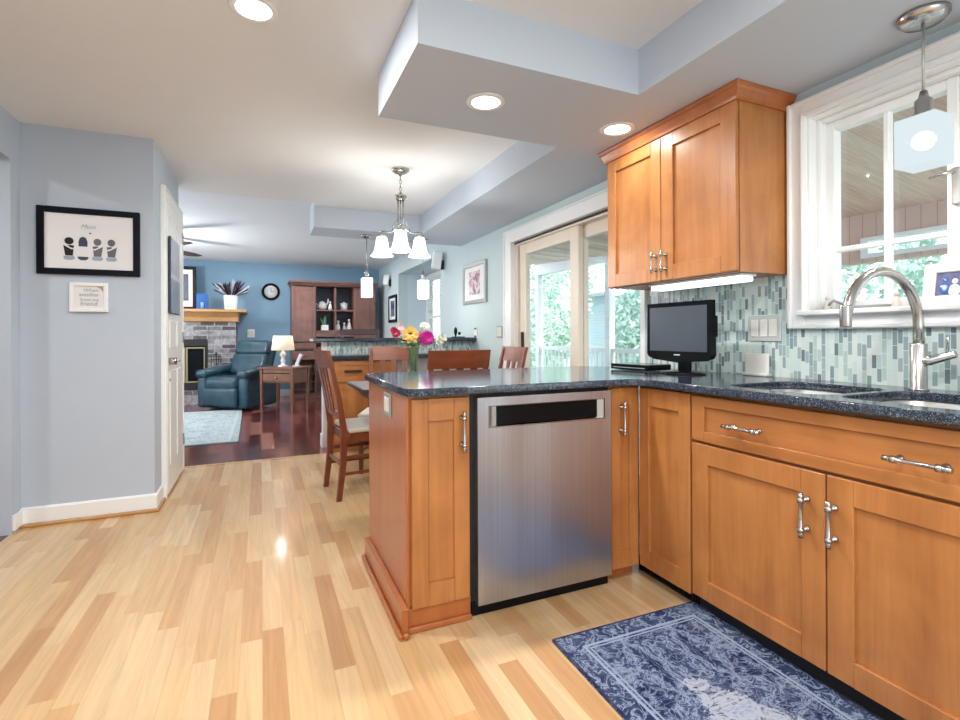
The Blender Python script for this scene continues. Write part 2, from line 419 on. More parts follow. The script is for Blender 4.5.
def text_mb(txt, size, mat4, ext=0.0004, align='CENTER', shear=0.0):
    cu = bpy.data.curves.new('t', 'FONT'); cu.body = txt; cu.size = size; cu.extrude = ext; cu.align_x = align; cu.shear = shear
    cu.resolution_u = 3
    o = bpy.data.objects.new('t', cu); COL.objects.link(o)
    dg = bpy.context.evaluated_depsgraph_get(); dg.update()
    me = bpy.data.meshes.new_from_object(o.evaluated_get(dg))
    mb = MB(); mb.bm.from_mesh(me); mb.xform(mat4)
    bpy.data.objects.remove(o); bpy.data.curves.remove(cu); bpy.data.meshes.remove(me)
    return mb
def join(mb, other):
    me = bpy.data.meshes.new('t'); other.bm.to_mesh(me); other.bm.free(); mb.bm.from_mesh(me); bpy.data.meshes.remove(me)
    return mb
FACE_Y = Matrix.Rotation(radians(90), 4, 'X')                                   # text readable from -Y
FACE_X = Matrix.Rotation(radians(-90), 4, 'Z') @ Matrix.Rotation(radians(90), 4, 'X')   # readable from -X side

# ================================================================== THE SETTING
FY = 4.87                                   # where maple gives way to cherry boards
struct('floor', MB().box(-1.29, 2.30, -2.8, FY, -0.05, 0.0), 'maple')
struct('floor', MB().box(-3.2, 2.9, FY, FAR + 0.1, -0.05, 0.0).box(-3.2, -1.29, -2.8, FY, -0.05, 0.0), 'cherryfloor')
struct('trim_1', MB().box(-0.60, 2.16, FY - 0.02, FY + 0.02, 0.0, 0.006, 0.002), 'maple')
# ceilings
struct('ceiling', MB().box(-3.2, 2.3, -2.8, 4.95, H2, 2.5).box(0.475, 2.3, 4.95, 5.50, H2, 2.5), 'ceil')
struct('ceiling', MB().box(-3.2, 0.475, 4.95, FAR + 0.1, HL, 2.52).box(0.475, 3.2, 5.50, FAR + 0.1, HL, 2.52), 'ceil_l')
SR = 1.52
sof = MB()
sof.box(0.52, SR, 1.74, 2.40, H1, H2 + 0.01)          # cross beam above the peninsula
sof.box(SR, W + 0.02, -2.8, 5.05, H1, H2 + 0.01)      # band along the window wall
sof.box(0.470, W + 0.02, 5.05, 5.505, H1, H2 + 0.04)   # band above the pony wall
struct('ceiling', sof, 'soffit')
# right wall with its two openings; the bay behind
def wall_x(name, x0, x1, y0, y1, z0, z1, holes, mat):
    mb = MB(); ys = y0
    for (a, b, c, d) in sorted(holes):
        mb.box(x0, x1, ys, a, z0, z1)
        if c > z0: mb.box(x0, x1, a, b, z0, c)
        if d < z1: mb.box(x0, x1, a, b, d, z1)
        ys = b
    mb.box(x0, x1, ys, y1, z0, z1)
    return struct(name, mb, mat)
WIN = (0.47, 1.42, 1.195, 2.03)
DOOR = (2.44, 4.20, 0.0, 1.97)
BAY = (6.24, 8.45, 0.45, 2.16)
wall_x('wall_right', W, W + 0.16, -2.8, FAR, 0.0, HL + 0.02, [WIN, DOOR, BAY], 'wall_r')
struct('wall_far', MB().box(-3.2, 3.2, FAR, FAR + 0.1, 0, HL + 0.02), 'wall_far')
bay = MB().box(W + 0.16, 2.78, 8.45, 8.55, 0.35, 2.3).box(W + 0.16, 2.78, 6.14, 6.24, 0.35, 2.3).box(W + 0.16, 2.78, 6.14, 8.55, 0.35, 0.45).box(W + 0.16, 2.78, 6.14, 8.55, 2.16, 2.3)
bay.box(2.68, 2.78, 6.24, 8.45, 0.45, 0.75)
struct('wall_bay', bay, 'wall_b')
wf = MB()
for a in (6.24, 6.95, 7.68, 8.39): wf.box(2.66, 2.76, a, a + 0.06, 0.75, 2.16)
wf.box(2.66, 2.76, 6.24, 8.45, 0.75, 0.82).box(2.66, 2.76, 6.24, 8.45, 2.06, 2.16).box(2.68, 2.73, 6.3, 8.4, 1.40, 1.44)
f = struct('window_3', wf, 'white')
g = struct('window_glass', MB().box(2.708, 2.712, 6.28, 8.4, 0.8, 2.1), 'glass', f)
# blinds of the bay window
bl = MB()
for i in range(12): bl.box(2.63, 2.652, 6.27, 8.42, 1.46 + i * 0.05, 1.463 + i * 0.05)
bl.box(2.61, 2.658, 6.26, 8.43, 2.07, 2.12)
tag(obj('window_blind', bl, 'white'), 'white raised slatted blind in the bay window behind the flowers', 'blind')
# left side
lw = MB()
lw.box(-1.38, -1.28, -2.8, 1.9, 0, H2).box(-1.38, -1.28, 3.62, 3.76, 0, H2).box(-1.38, -1.28, 1.9, 3.62, 2.10, H2)
struct('wall_left', lw, 'wall')
struct('wall_hall', MB().box(-3.2, -1.38, 3.92, 4.02, 0, H2).box(-3.3, -3.2, -2.8, 5.6, 0, HL).box(-3.3, -3.2, 8.8, FAR, 0, HL).box(-3.3, -3.2, 5.6, 8.8, 0, 0.4).box(-3.3, -3.2, 5.6, 8.8, 2.15, HL), 'wall')  # opening in the unseen side wall added to let daylight into the living room
struct('wall_closet', MB().box(-1.29, -0.62, 3.74, 3.84, 0, H2).box(-0.72, -0.62, 3.84, 4.80, 0, H2).box(-3.2, -0.72, 4.70, 4.80, 0, HL), 'wall')
struct('wall_back', MB().box(-3.2, -0.9, -2.9, -2.8, 0, H2).box(1.9, 2.3, -2.9, -2.8, 0, H2).box(-0.9, 1.9, -2.9, -2.8, 2.15, H2).box(-0.9, 1.9, -2.9, -2.8, 0, 0.3), 'wall')  # unseen wall, its wide opening shaped to let sky light in
# baseboards
bb = MB()
bb.box(-1.29, -0.605, 3.724, 3.74, 0.018, 0.105, 0.003).box(-1.28, -0.60, 3.728, 3.742, 0.095, 0.112, 0.004)
bb.box(-0.62, -0.605, 3.7405, 3.96, 0.018, 0.105, 0.0)
bb.box(-1.28, -1.265, 3.62, 3.74, 0.018, 0.105, 0.003)
struct('baseboard_left', bb, 'white')
struct('baseboard_hall', MB().box(-3.2, -1.38, 3.905, 3.92, 0.0, 0.115, 0.004), 'white')
struct('trim_2', MB().box(-1.29, -0.592, 3.708, 3.724, 0.0, 0.02, 0.005).box(-0.605, -0.592, 3.7245, 3.96, 0, 0.02, 0.004), 'mantel')
struct('baseboard_far', MB().box(-0.3, 2.16, FAR - 0.015, FAR, 0, 0.12).box(W - 0.015, W, 8.45, FAR - 0.02, 0, 0.12), 'white')
# closet door in the wall facing the kitchen aisle
d = struct('door_1', MB().box(-0.605, -0.590, 4.045, 4.75, 0.012, 2.05, 0.003), 'white')
pn = MB()
for z0, z1 in ((0.20, 0.86), (1.02, 1.22), (1.30, 1.95)):
    for y0, y1 in ((4.11, 4.36), (4.44, 4.69)):
        pn.box(-0.592, -0.584, y0, y1, z0, z1, 0.006)
struct('door_panel', pn, 'white', d)
hd = MB().cyl((-0.59, 4.10, 0.93), (-0.545, 4.10, 0.93), 0.025, 16).tube([(-0.55, 4.10, 0.93), (-0.54, 4.13, 0.932), (-0.54, 4.21, 0.928)], [0.010, 0.009, 0.006], 10)
hd.cyl((-0.59, 4.10, 0.80), (-0.58, 4.10, 0.80), 0.008, 10)
struct('door_handle', hd, 'nickel', d)
hg = MB()
for z in (0.22, 1.05, 1.86): hg.box(-0.600, -0.583, 4.738, 4.758, z, z + 0.09, 0.002).cyl((-0.583, 4.756, z), (-0.583, 4.756, z + 0.09), 0.006, 8)
struct('door_hinge', hg, 'nickel', d)
dc = MB().frame_x(-0.62, -0.594, 3.96, 4.802, 0, 2.13, 0.08, 0.05, 0, 0.075, 0.004)
dc.frame_x(-0.60, -0.586, 3.962, 4.80, 0, 2.128, 0.016, 0.012, 0, 0.016, 0.004)
struct('door_casing', dc, 'white', d)
# opening casing hints on the left: narrow plaster reveal only

# sliding glass door (door_2)
y0, y1, z1 = DOOR[0], DOOR[1], DOOR[3]
dm = struct('door_2', MB().frame_x(W + 0.03, W + 0.15, y0, y1, 0, z1, 0.035, 0.05, 0.03, 0.035, 0), 'cream')
cas = MB().frame_x(W - 0.022, W + 0.001, y0 - 0.05, y1 + 0.13, 0, z1 + 0.11, 0.055, 0.135, 0, 0.115, 0.004)
cas.frame_x(W - 0.032, W - 0.020, y0 - 0.051, y1 + 0.131, 0, z1 + 0.112, 0.014, 0.018, 0, 0.018, 0.004)
cas.box(W, W + 0.03, y1 - 0.004, y1 + 0.004, 0, z1).box(W, W + 0.03, y0, y1, z1 - 0.004, z1 + 0.004)
struct('door_casing', cas, 'white', dm)
def sash(x, a, b, z0, z1, st, rt, rb):
    return MB().frame_x(x, x + 0.045, a, b, z0, z1, st, st, rb, rt)
s1 = struct('door_sash', sash(W + 0.05, 3.20, 4.14, 0.03, 1.935, 0.115, 0.095, 0.16), 'cream', dm)
s2 = struct('door_sash', sash(W + 0.10, 2.475, 3.30, 0.03, 1.935, 0.10, 0.095, 0.16), 'cream', dm)
struct('door_glass', MB().box(W + 0.072, W + 0.076, 3.30, 4.04, 0.18, 1.85), 'glass', dm)
struct('door_glass', MB().box(W + 0.122, W + 0.126, 2.56, 3.21, 0.18, 1.85), 'glass', dm)
struct('door_track', MB().box(W + 0.025, W + 0.04, y0, y1, z1 - 0.02, z1 - 0.004), 'blackm', dm)
struct('door_handle', MB().box(W + 0.025, W + 0.05, 4.065, 4.085, 0.95, 1.13, 0.004), 'blackm', dm)

# kitchen window (window_1)
a, b, z0, z1 = WIN
wm = MB()
wm.frame_x(W - 0.022, W + 0.001, a - 0.072, b + 0.072, z0 - 0.072, z1 + 0.072, 0.072, 0.072, 0.072, 0.072, 0.004)
wm.frame_x(W - 0.036, W - 0.020, a - 0.074, b + 0.074, z0 - 0.074, z1 + 0.074, 0.020, 0.020, 0.020, 0.020, 0.005)
wm.frame_x(W - 0.030, W - 0.020, a - 0.018, b + 0.018, z0 - 0.018, z1 + 0.018, 0.014, 0.014, 0.014, 0.014, 0.004)
wm.box(W - 0.055, W - 0.002, a - 0.02, b + 0.02, z0 - 0.018, z0 + 0.004, 0.005)
wn_ = struct('window_1', wm, 'white')
jb = MB().frame_x(W - 0.001, W + 0.15, a - 0.008, b + 0.008, z0 - 0.008, z1 + 0.008, 0.014, 0.014, 0.010, 0.014, 0)
jb.frame_x(W + 0.05, W + 0.149, a + 0.005, b - 0.005, z0, z1 - 0.005, 0.02, 0.02, 0.0, 0.018, 0.003)
struct('window_jamb', jb, 'white', wn_)
struct('window_sill', MB().box(W - 0.002, W + 0.15, a, b, z0 - 0.02, z0 + 0.002, 0.002), 'white', wn_)
mid = 0.945
for (ya, yb) in ((mid, b - 0.022), (a, mid)):
    ss = MB()
    x = W + 0.085
    st = 0.035
    ss.frame_x(x, x + 0.05, ya, yb, z0 + 0.003, z1 - 0.022, st, st, 0.04, 0.04, 0.004)
    ym = (ya + yb) / 2
    ss.box(x + 0.005, x + 0.035, ym - 0.011, ym + 0.011, z0 + 0.02, z1 - 0.04, 0.004)
    for zz in (1.458, ): ss.box(x + 0.008, x + 0.032, ya + 0.02, yb - 0.02, zz - 0.011, zz + 0.011, 0.004)
    struct('window_sash', ss, 'white', wn_)
    struct('window_glass', MB().box(x + 0.038, x + 0.042, ya + 0.03, yb - 0.03, z0 + 0.03, z1 - 0.05), 'glass', wn_)
struct('window_latch', MB().box(W + 0.06, W + 0.085, mid - 0.012, mid + 0.012, 1.55, 1.68, 0.004).tube([(W + 0.07, mid, 1.66), (W + 0.05, mid + 0.01, 1.665), (W + 0.05, mid + 0.07, 1.66)], 0.005, 8), 'nickel', wn_)
struct('window_crank', MB().box(W + 0.055, W + 0.088, 1.15, 1.32, z0, z0 + 0.02, 0.004).tube([(W + 0.05, 1.30, z0 + 0.025), (W + 0.03, 1.335, z0 + 0.045), (W + 0.03, 1.36, z0 + 0.02)], 0.006, 8), 'pewter', wn_)
# glass mosaic backsplash: a tiled skin on the wall
bs_ = MB().box(W - 0.010, W + 0.001, 1.503, 2.389, CT, 1.375).box(W - 0.010, W + 0.001, 0.3, 1.503, CT, z0 - 0.073)
struct('wall_tiles', bs_, 'mosaic')

# pony wall between dining area and living room
pw = struct('wall_pony', MB().box(0.56, W, 5.18, 5.32, 0, 1.045), 'white')
struct('wall_tiles', MB().box(0.60, W, 5.17, 5.182, 0.92, 1.045), 'mosaic_x')
struct('baseboard_pony', MB().box(0.545, 0.56, 5.165, 5.335, 0, 0.12, 0.004), 'white')
lg = tag(obj('counter_ledge', MB().box(0.46, W - 0.002, 5.05, 5.46, 1.045, 1.08, 0.006), 'granite'), 'dark stone ledge capping the tiled half wall behind the dining table', 'ledge')

# ================================================================== KITCHEN CABINETS
def shaker(plane, a0, a1, z0, z1, face, rail=0.057, th=0.02, rail_z=None):
    """frame and sunk panel; plane 'y': faces -Y at y=face, plane 'x': faces -X at x=face"""
    rz_ = rail_z or rail; mb = MB()
    def bx(p, q, r, s_, d0, d1, bev):
        if plane == 'y': mb.box(p, q, face + d0, face + d1, r, s_, bev)
        else: mb.box(face + d0, face + d1, p, q, r, s_, bev)
    bx(a0, a0 + rail, z0, z1, 0, th, 0.0025); bx(a1 - rail, a1, z0, z1, 0, th, 0.0025)
    bx(a0 + rail, a1 - rail, z0, z0 + rz_, 0, th, 0.0015); bx(a0 + rail, a1 - rail, z1 - rz_, z1, 0, th, 0.0015)
    bx(a0 + rail - 0.002, a1 - rail + 0.002, z0 + rz_ - 0.002, z1 - rz_ + 0.002, 0.012, th - 0.002, 0)
    return mb
def bar_pull(parent, plane, a, z, face, length, horizontal=False, r=0.0055):
    mb = MB(); o_ = 0.032
    def pt(u, d, w_): return (u, face - d, w_) if plane == 'y' else (face - d, u, w_)
    h = length / 2
    def at(t, d): return pt(a + t, d, z) if horizontal else pt(a, d, z + t)
    mb.tube([at(-h, o_), at(-h * 0.72, o_), at(-h * 0.7, o_), at(h * 0.7, o_), at(h * 0.72, o_), at(h, o_)], [r * 1.25, r * 1.25, r, r, r * 1.25, r * 1.25], 12)
    for k in (-0.66, 0.66):
        mb.tube([at(h * k, 0), at(h * k, 0.006), at(h * k, 0.008), at(h * k, o_)], [0.010, 0.009, 0.0055, 0.0055], 12)
        mb.tube([at(h * k - 0.007, o_), at(h * k + 0.007, o_)], r * 1.7, 12)
    return obj('handle', mb, 'nickel', parent)
FYP = 1.80     # face of the peninsula doors
FXS = 1.565    # face of the sink run doors
PB = 2.50      # back of the peninsula carcasses
ZT = 0.8745     # underside of worktop

# end cabinet of the peninsula
t = thing('base_cabinet', 'honey wood end cabinet of the peninsula left of the dishwasher, with one tall narrow door', 'cabinet', (0.62, 2.15, 0))
obj('carcass', MB().box(0.503, 0.745, FYP + 0.022, PB, 0.09, ZT, 0.001), 'cherry', t)
obj('end_panel', MB().box(0.490, 0.503, FYP + 0.018, PB + 0.01, 0.0, ZT, 0.002), 'cherry_red', t, label='redder flat end panel facing the aisle')
dr = obj('door', shaker('y', 0.508, 0.738, 0.088, 0.864, FYP, 0.064, rail_z=0.085), 'cherry', t)
bar_pull(dr, 'y', 0.705, 0.735, FYP, 0.155)
mo = MB().box(0.466, 0.490, FYP - 0.012, PB + 0.012, 0, 0.105, 0.003).box(0.490, 0.745, FYP + 0.012, FYP + 0.036, 0, 0.086, 0.003)
mo.box(0.49, 0.745, FYP - 0.002, FYP + 0.012, 0, 0.022, 0.004)
mo.box(0.450, 0.466, FYP - 0.03, PB + 0.02, 0, 0.022, 0.006).box(0.466, 0.49, FYP - 0.03, FYP - 0.012, 0, 0.022, 0.006)
obj('base_moulding', mo, 'cherry_red', t, label='stepped red-brown base moulding around the foot')
o = thing('power_outlet', 'small white outlet on the red-brown end panel of the peninsula', 'outlet', (0.489, 2.10, 0.81))
obj('cover_plate', MB().box(0.484, 0.4895, 2.035, 2.155, 0.765, 0.86, 0.002), 'pewter', o)
obj('socket', MB().box(0.480, 0.485, 2.06, 2.13, 0.782, 0.842, 0.002), 'ivory', o)

# dishwasher
t = thing('dishwasher', 'stainless steel dishwasher with a black pocket handle in the peninsula', 'dishwasher', (1.08, 2.1, 0))
obj('body', MB().box(0.748, 1.408, FYP + 0.03, 2.38, 0.0, ZT - 0.004), 'blackm', t)
fx0, fx1, fz0, fz1 = 0.767, 1.402, 0.052, 0.858
dd = MB()
px0, px1, pz0, pz1 = 0.815, 1.368, 0.742, 0.822
dd.frame_y(FYP - 0.012, FYP + 0.03, fx0, fx1, fz0, fz1, px0 - fx0, fx1 - px1, pz0 - fz0, fz1 - pz1, 0.0)
door = obj('door_panel', dd, 'steel', t)
pk = MB().box(px0 - 0.001, px1 + 0.001, FYP + 0.024, FYP + 0.031, pz0 - 0.001, pz1 + 0.001)
obj('pocket_back', MB().box(px0 + 0.035, px1 - 0.035, FYP - 0.004, FYP + 0.032, pz0 + 0.004, pz1), 'black', door)
rim = MB().frame_y(FYP - 0.015, FYP - 0.011, px0 - 0.003, px1 + 0.003, pz0 - 0.005, pz1 + 0.003, 0.003, 0.003, 0.005, 0.003, 0.001)
obj('pocket_rim', rim, 'nickel', door)
for xa in (px0, px1 - 0.035):
    ck = MB(); ck.loft([[Vector((xa, FYP + 0.02, z)) for z in (pz0,)] + [Vector((xa + 0.035, FYP - 0.004, pz0)), Vector((xa + 0.035, FYP - 0.004, pz1)), Vector((xa, FYP + 0.02, pz1))],
                                       [Vector((xa, FYP + 0.031, pz0)), Vector((xa + 0.035, FYP + 0.031, pz0)), Vector((xa + 0.035, FYP + 0.031, pz1)), Vector((xa, FYP + 0.031, pz1))]])
    obj('pocket_cheek', ck, 'nickel', door)
obj('toe_panel', MB().box(0.75, 1.405, FYP + 0.018, FYP + 0.03, 0.0, 0.05, 0.002), 'black', t)

# narrow cabinet right of the dishwasher
t = thing('base_cabinet', 'narrow honey wood cabinet between the dishwasher and the inner corner', 'cabinet', (1.5, 2.1, 0))
obj('carcass', MB().box(1.412, 1.584, FYP + 0.021, FYP + 0.04, 0.07, ZT).box(1.412, 1.560, FYP + 0.04, PB, 0.07, ZT, 0.001), 'cherry', t)
dr = obj('door', shaker('y', 1.414, 1.562, 0.062, 0.864, FYP, 0.048, rail_z=0.075), 'cherry', t)
bar_pull(dr, 'y', 1.462, 0.730, FYP, 0.155)
obj('toe_kick', MB().box(1.412, 1.575, FYP + 0.06, FYP + 0.075, 0, 0.068), 'cherry_red', t)
# corner cabinet of the sink run
t = thing('corner_cabinet', 'slim honey wood corner cabinet beside the sink cabinet, black floor grille under its door', 'cabinet', (1.85, 1.65, 0))
obj('carcass', MB().box(FXS + 0.022, 2.14, 1.503, 1.82, 0.07, ZT, 0.001), 'cherry', t)
obj('door', shaker('x', 1.506, 1.798, 0.064, 0.864, FXS, 0.06, rail_z=0.08), 'cherry', t)
gr = MB().box(1.622, 1.634, 1.50, 1.87, 0.0, 0.068, 0.001)
gp = obj('toe_kick_grille', gr, 'blackm', t)
sl = MB()
for i in range(26): sl.box(1.617, 1.623, 1.51 + i * 0.0138, 1.517 + i * 0.0138, 0.01, 0.055)
obj('grille_bar', sl, 'black', gp)
# sink cabinet
t = thing('sink_cabinet', 'wide honey wood sink cabinet with one false drawer front and two doors', 'cabinet', (1.85, 0.98, 0))
obj('carcass', MB().box(FXS + 0.022, 2.14, 0.455, 0.475, 0.075, ZT).box(FXS + 0.022, 2.14, 1.480, 1.500, 0.075, ZT).box(FXS + 0.022, 2.14, 0.475, 1.48, 0.075, 0.095).box(FXS + 0.022, FXS + 0.04, 0.475, 1.48, 0.65, ZT).box(FXS + 0.022, FXS + 0.04, 0.965, 0.99, 0.095, 0.65).box(2.12, 2.14, 0.475, 1.48, 0.095, ZT), 'cherry', t)
drw = obj('drawer_front', shaker('x', 0.46, 1.496, 0.685, 0.860, FXS, 0.06, rail_z=0.04), 'cherry_y', t)
bar_pull(drw, 'x', 1.25, 0.767, FXS, 0.150, True, 0.006)
bar_pull(drw, 'x', 0.735, 0.767, FXS, 0.150, True, 0.006)
dr = obj('door', shaker('x', 0.982, 1.496, 0.075, 0.674, FXS, 0.075, rail_z=0.075), 'cherry', t); bar_pull(dr, 'x', 1.035, 0.538, FXS, 0.140, r=0.006)
dr = obj('door', shaker('x', 0.46, 0.977, 0.075, 0.674, FXS, 0.075, rail_z=0.075), 'cherry', t); bar_pull(dr, 'x', 0.952, 0.536, FXS, 0.140, r=0.006)
obj('toe_kick', MB().box(1.622, 1.636, 0.455, 1.498, 0, 0.074), 'blackm', t)

# worktop: one L of dark stone with two sink cut-outs
def curve_slab(outer, holes, z, half, bev):
    cu = bpy.data.curves.new('t', 'CURVE'); cu.dimensions = '2D'; cu.fill_mode = 'BOTH'; cu.extrude = half - bev; cu.bevel_depth = bev; cu.bevel_resolution = 3; cu.offset = -bev
    for poly in [outer] + holes:
        sp = cu.splines.new('POLY'); sp.points.add(len(poly) - 1); sp.use_cyclic_u = True
        for p, q in zip(sp.points, poly): p.co = (q[0], q[1], 0, 1)
    o = bpy.data.objects.new('t', cu); COL.objects.link(o); dg = bpy.context.evaluated_depsgraph_get(); dg.update()
    me = bpy.data.meshes.new_from_object(o.evaluated_get(dg)); mb = MB(); mb.bm.from_mesh(me)
    bmesh.ops.translate(mb.bm, verts=mb.bm.verts, vec=(0, 0, z - half)); bpy.data.objects.remove(o)
    return mb
def rrect(x0, x1, y0, y1, r, n=5):
    pts = []
    for cx_, cy_, a0 in ((x1 - r, y1 - r, 0), (x0 + r, y1 - r, 90), (x0 + r, y0 + r, 180), (x1 - r, y0 + r, 270)):
        for i in range(n + 1):
            aa = radians(a0 + 90 * i / n); pts.append((cx_ + r * cos(aa), cy_ + r * sin(aa)))
    return pts
SB = [(1.622, 2.008, 1.03, 1.40), (1.622, 2.008, 0.58, 0.995)]
outer = [(0.525, 1.765), (0.482, 1.81), (0.482, 2.58), (0.525, 2.66), (1.80, 2.66), (2.148, 2.385), (2.148, 0.42), (1.53, 0.42), (1.53, 1.70), (1.515, 1.745), (1.47, 1.765)]
ct = obj('countertop', curve_slab(outer, [rrect(*s_, 0.07) for s_ in SB], CT, 0.015, 0.005), 'granite')
tag(ct, 'glossy dark speckled stone worktop running in an L over the peninsula and sink run', 'countertop')
t = thing('kitchen_sink', 'stainless double bowl sink set under the dark stone by the window', 'sink', (1.81, 1.0, CT - 0.04))
for (x0, x1, ya, yb) in SB:
    m = MB(); zt = CT - 0.0305
    rings = [[Vector((x, y, z)) for x, y in rrect(x0 - e, x1 + e, ya - e, yb + e, 0.07 + max(-0.02, e))] for e, z in ((0.011, zt), (-0.003, zt - 0.001), (-0.006, zt - 0.14), (-0.03, zt - 0.165))]
    m.loft(rings, caps=False, smooth=True)
    bmf = [v for v in m.bm.verts if abs(v.co.z - (zt - 0.165)) < 1e-4]
    m.bm.faces.new(sorted(bmf, key=lambda v: math.atan2(v.co.y - (ya + yb) / 2, v.co.x - (x0 + x1) / 2)))
    bw = obj('bowl', m, 'steelsink', t)
    obj('drain', MB().lathe([(0.0, 0.0), (0.042, 0.0), (0.044, 0.003), (0.035, 0.004), (0.0, 0.002)], ((x0 + x1) / 2, (ya + yb) / 2, zt - 0.164)), 'nickel', bw)
# faucet
t = thing('kitchen_faucet', 'brushed nickel high arc kitchen faucet behind the sink', 'faucet', (2.065, 0.98, CT))
obj('base', MB().lathe([(0.0, 0), (0.028, 0), (0.028, 0.005), (0.0235, 0.008), (0.0235, 0.155), (0.0225, 0.160), (0, 0.16)], (2.065, 0.98, CT)), 'nickel', t)
arc = [(2.065, 0.98, CT + 0.15), (2.065, 0.98, 1.13)] + [(1.866 + 0.199 * cos(radians(q)), 0.98, 1.125 + 0.178 * sin(radians(q))) for q in range(10, 180, 12)] + [(1.667, 0.98, 1.13)]
obj('spout', MB().tube(arc, 0.0155, 16), 'nickel', t)
obj('spray_head', MB().tube([(1.667, 0.98, 1.190), (1.667, 0.98, 1.185), (1.667, 0.98, 1.125), (1.667, 0.98, 1.12)], [0.0156, 0.0160, 0.0160, 0.0145], 16), 'nickel', t)
obj('lever', MB().tube([(2.065, 0.97, 1.005), (2.065, 0.945, 1.01), (2.067, 0.943, 1.01), (2.075, 0.885, 1.032), (2.0755, 0.882, 1.033)], [0.017, 0.017, 0.015, 0.013, 0.010], 14).tube([(2.073, 0.905, 1.03), (2.073, 0.903, 1.075), (2.073, 0.902, 1.095)], [0.004, 0.0032, 0.005], 8), 'nickel', t)

# wall cabinet
UX = 1.83; UY0, UY1, UZ0, UZ1 = 1.503, 2.36, 1.365, 2.09
t = thing('wall_cabinet', 'honey wood wall cabinet with two doors and crown moulding above the monitor', 'cabinet', (2.0, 1.94, UZ0))
obj('carcass', MB().box(UX + 0.021, 2.158, UY0, UY1, UZ0, UZ1 + 0.01, 0.001), 'cherry', t)
d1 = obj('door', shaker('x', UY0 + 0.004, 1.938, UZ0 + 0.004, UZ1, UX, 0.078, rail_z=0.072), 'cherry', t); bar_pull(d1, 'x', 1.905, 1.46, UX, 0.105, r=0.005)
d2 = obj('door', shaker('x', 1.942, UY1 - 0.002, UZ0 + 0.004, UZ1, UX, 0.070, rail_z=0.072), 'cherry', t); bar_pull(d2, 'x', 1.972, 1.46, UX, 0.105, r=0.005)
prof = [(0.0, 0.0), (-0.010, 0.0), (-0.013, 0.012), (-0.018, 0.022), (-0.027, 0.040), (-0.034, 0.048), (-0.038, 0.058), (-0.038, 0.064), (0.0, 0.064)]
m = MB(); zb = UZ1 - 0.006; rings = []
for (x, y, sx_, sy_) in ((2.158, UY0, 0, 1), (UX, UY0, 1, 1), (UX, UY1, 1, -1), (2.158, UY1, 0, -1)):
    rings.append([Vector((x + (d_ * sx_), y + d_ * sy_, min(zb + h_, H1 - 0.001))) for d_, h_ in prof])
m.loft(rings)
obj('crown_moulding', m, 'cherry_red', t)
t = thing('under_cabinet_light', 'long white glowing tube light fixed under the wall cabinet', 'light', (2.0, 1.87, UZ0 - 0.02))
obj('housing', MB().box(1.885, 1.985, 1.53, 2.09, UZ0 - 0.012, UZ0 - 0.001, 0.002), 'white', t)
obj('diffuser', MB().box(1.890, 1.980, 1.54, 2.08, UZ0 - 0.034, UZ0 - 0.012, 0.008, seg=3), 'tube', t)

# monitor television on the worktop
mw, mh = 0.400, 0.292; mc = Vector((1.905, 1.885, CT)); 
t = thing('television', 'small black flat screen television on the corner of the worktop', 'television', mc, radians(-88))
obj('stand', MB().lathe([(0, 0), (0.125, 0), (0.125, 0.006), (0.10, 0.013), (0.03, 0.02), (0.0, 0.02)], (0, 0, 0), 32, 1, 0.75).box(-0.035, 0.035, 0.01, 0.04, 0.015, 0.13, 0.006), 'black', t, world=False)
zb = 0.062
prof = [(-mw / 2 + 0.01, zb + 0.02), (-mw / 2 + 0.05, zb + 0.006), (0, zb - 0.006), (mw / 2 - 0.05, zb + 0.006), (mw / 2 - 0.01, zb + 0.02), (mw / 2, zb + 0.035), (mw / 2 - 0.004, zb + mh), (-mw / 2 + 0.004, zb + mh), (-mw / 2, zb + 0.035)]
hs = obj('housing', MB().prism(prof, 'y', -0.028, 0.006).box(-mw / 2 + 0.03, mw / 2 - 0.03, 0.006, 0.03, zb + 0.05, zb + mh - 0.03, 0.008), 'black', t, world=False)
mt, nt, b_ = nmat('switched_off_screen'); b_.inputs['Base Color'].default_value = (0.10, 0.12, 0.145, 1); b_.inputs['Roughness'].default_value = 0.3
nt.links.new(ramp(nt, noise(nt, coords(nt), 2, 1), [(0.3, (0.05, 0.065, 0.085)), (0.7, (0.07, 0.085, 0.105))]), b_.inputs['Base Color'])
obj('screen', MB().box(-mw / 2 + 0.022, mw / 2 - 0.022, -0.0295, -0.027, zb + 0.05, zb + mh - 0.022), mt, t, world=False)
obj('badge', MB().box(-0.018, 0.018, -0.0295, -0.0275, zb + 0.030, zb + 0.035), 'ceramic', t, world=False)
obj('side_connector', MB().box(mw / 2 - 0.03, mw / 2 - 0.012, 0.006, 0.035, zb + 0.12, zb + 0.22, 0.004), 'black', t, world=False)
t = thing('disc_player', 'flat black disc player lying left of the television stand', 'player', (1.93, 2.20, CT), radians(-82))
obj('case', MB().box(-0.13, 0.13, -0.10, 0.09, 0.004, 0.034, 0.004), 'black', t, world=False)
obj('front_trim', MB().box(-0.11, 0.11, -0.102, -0.0995, 0.014, 0.018), 'pewter', t, world=False)
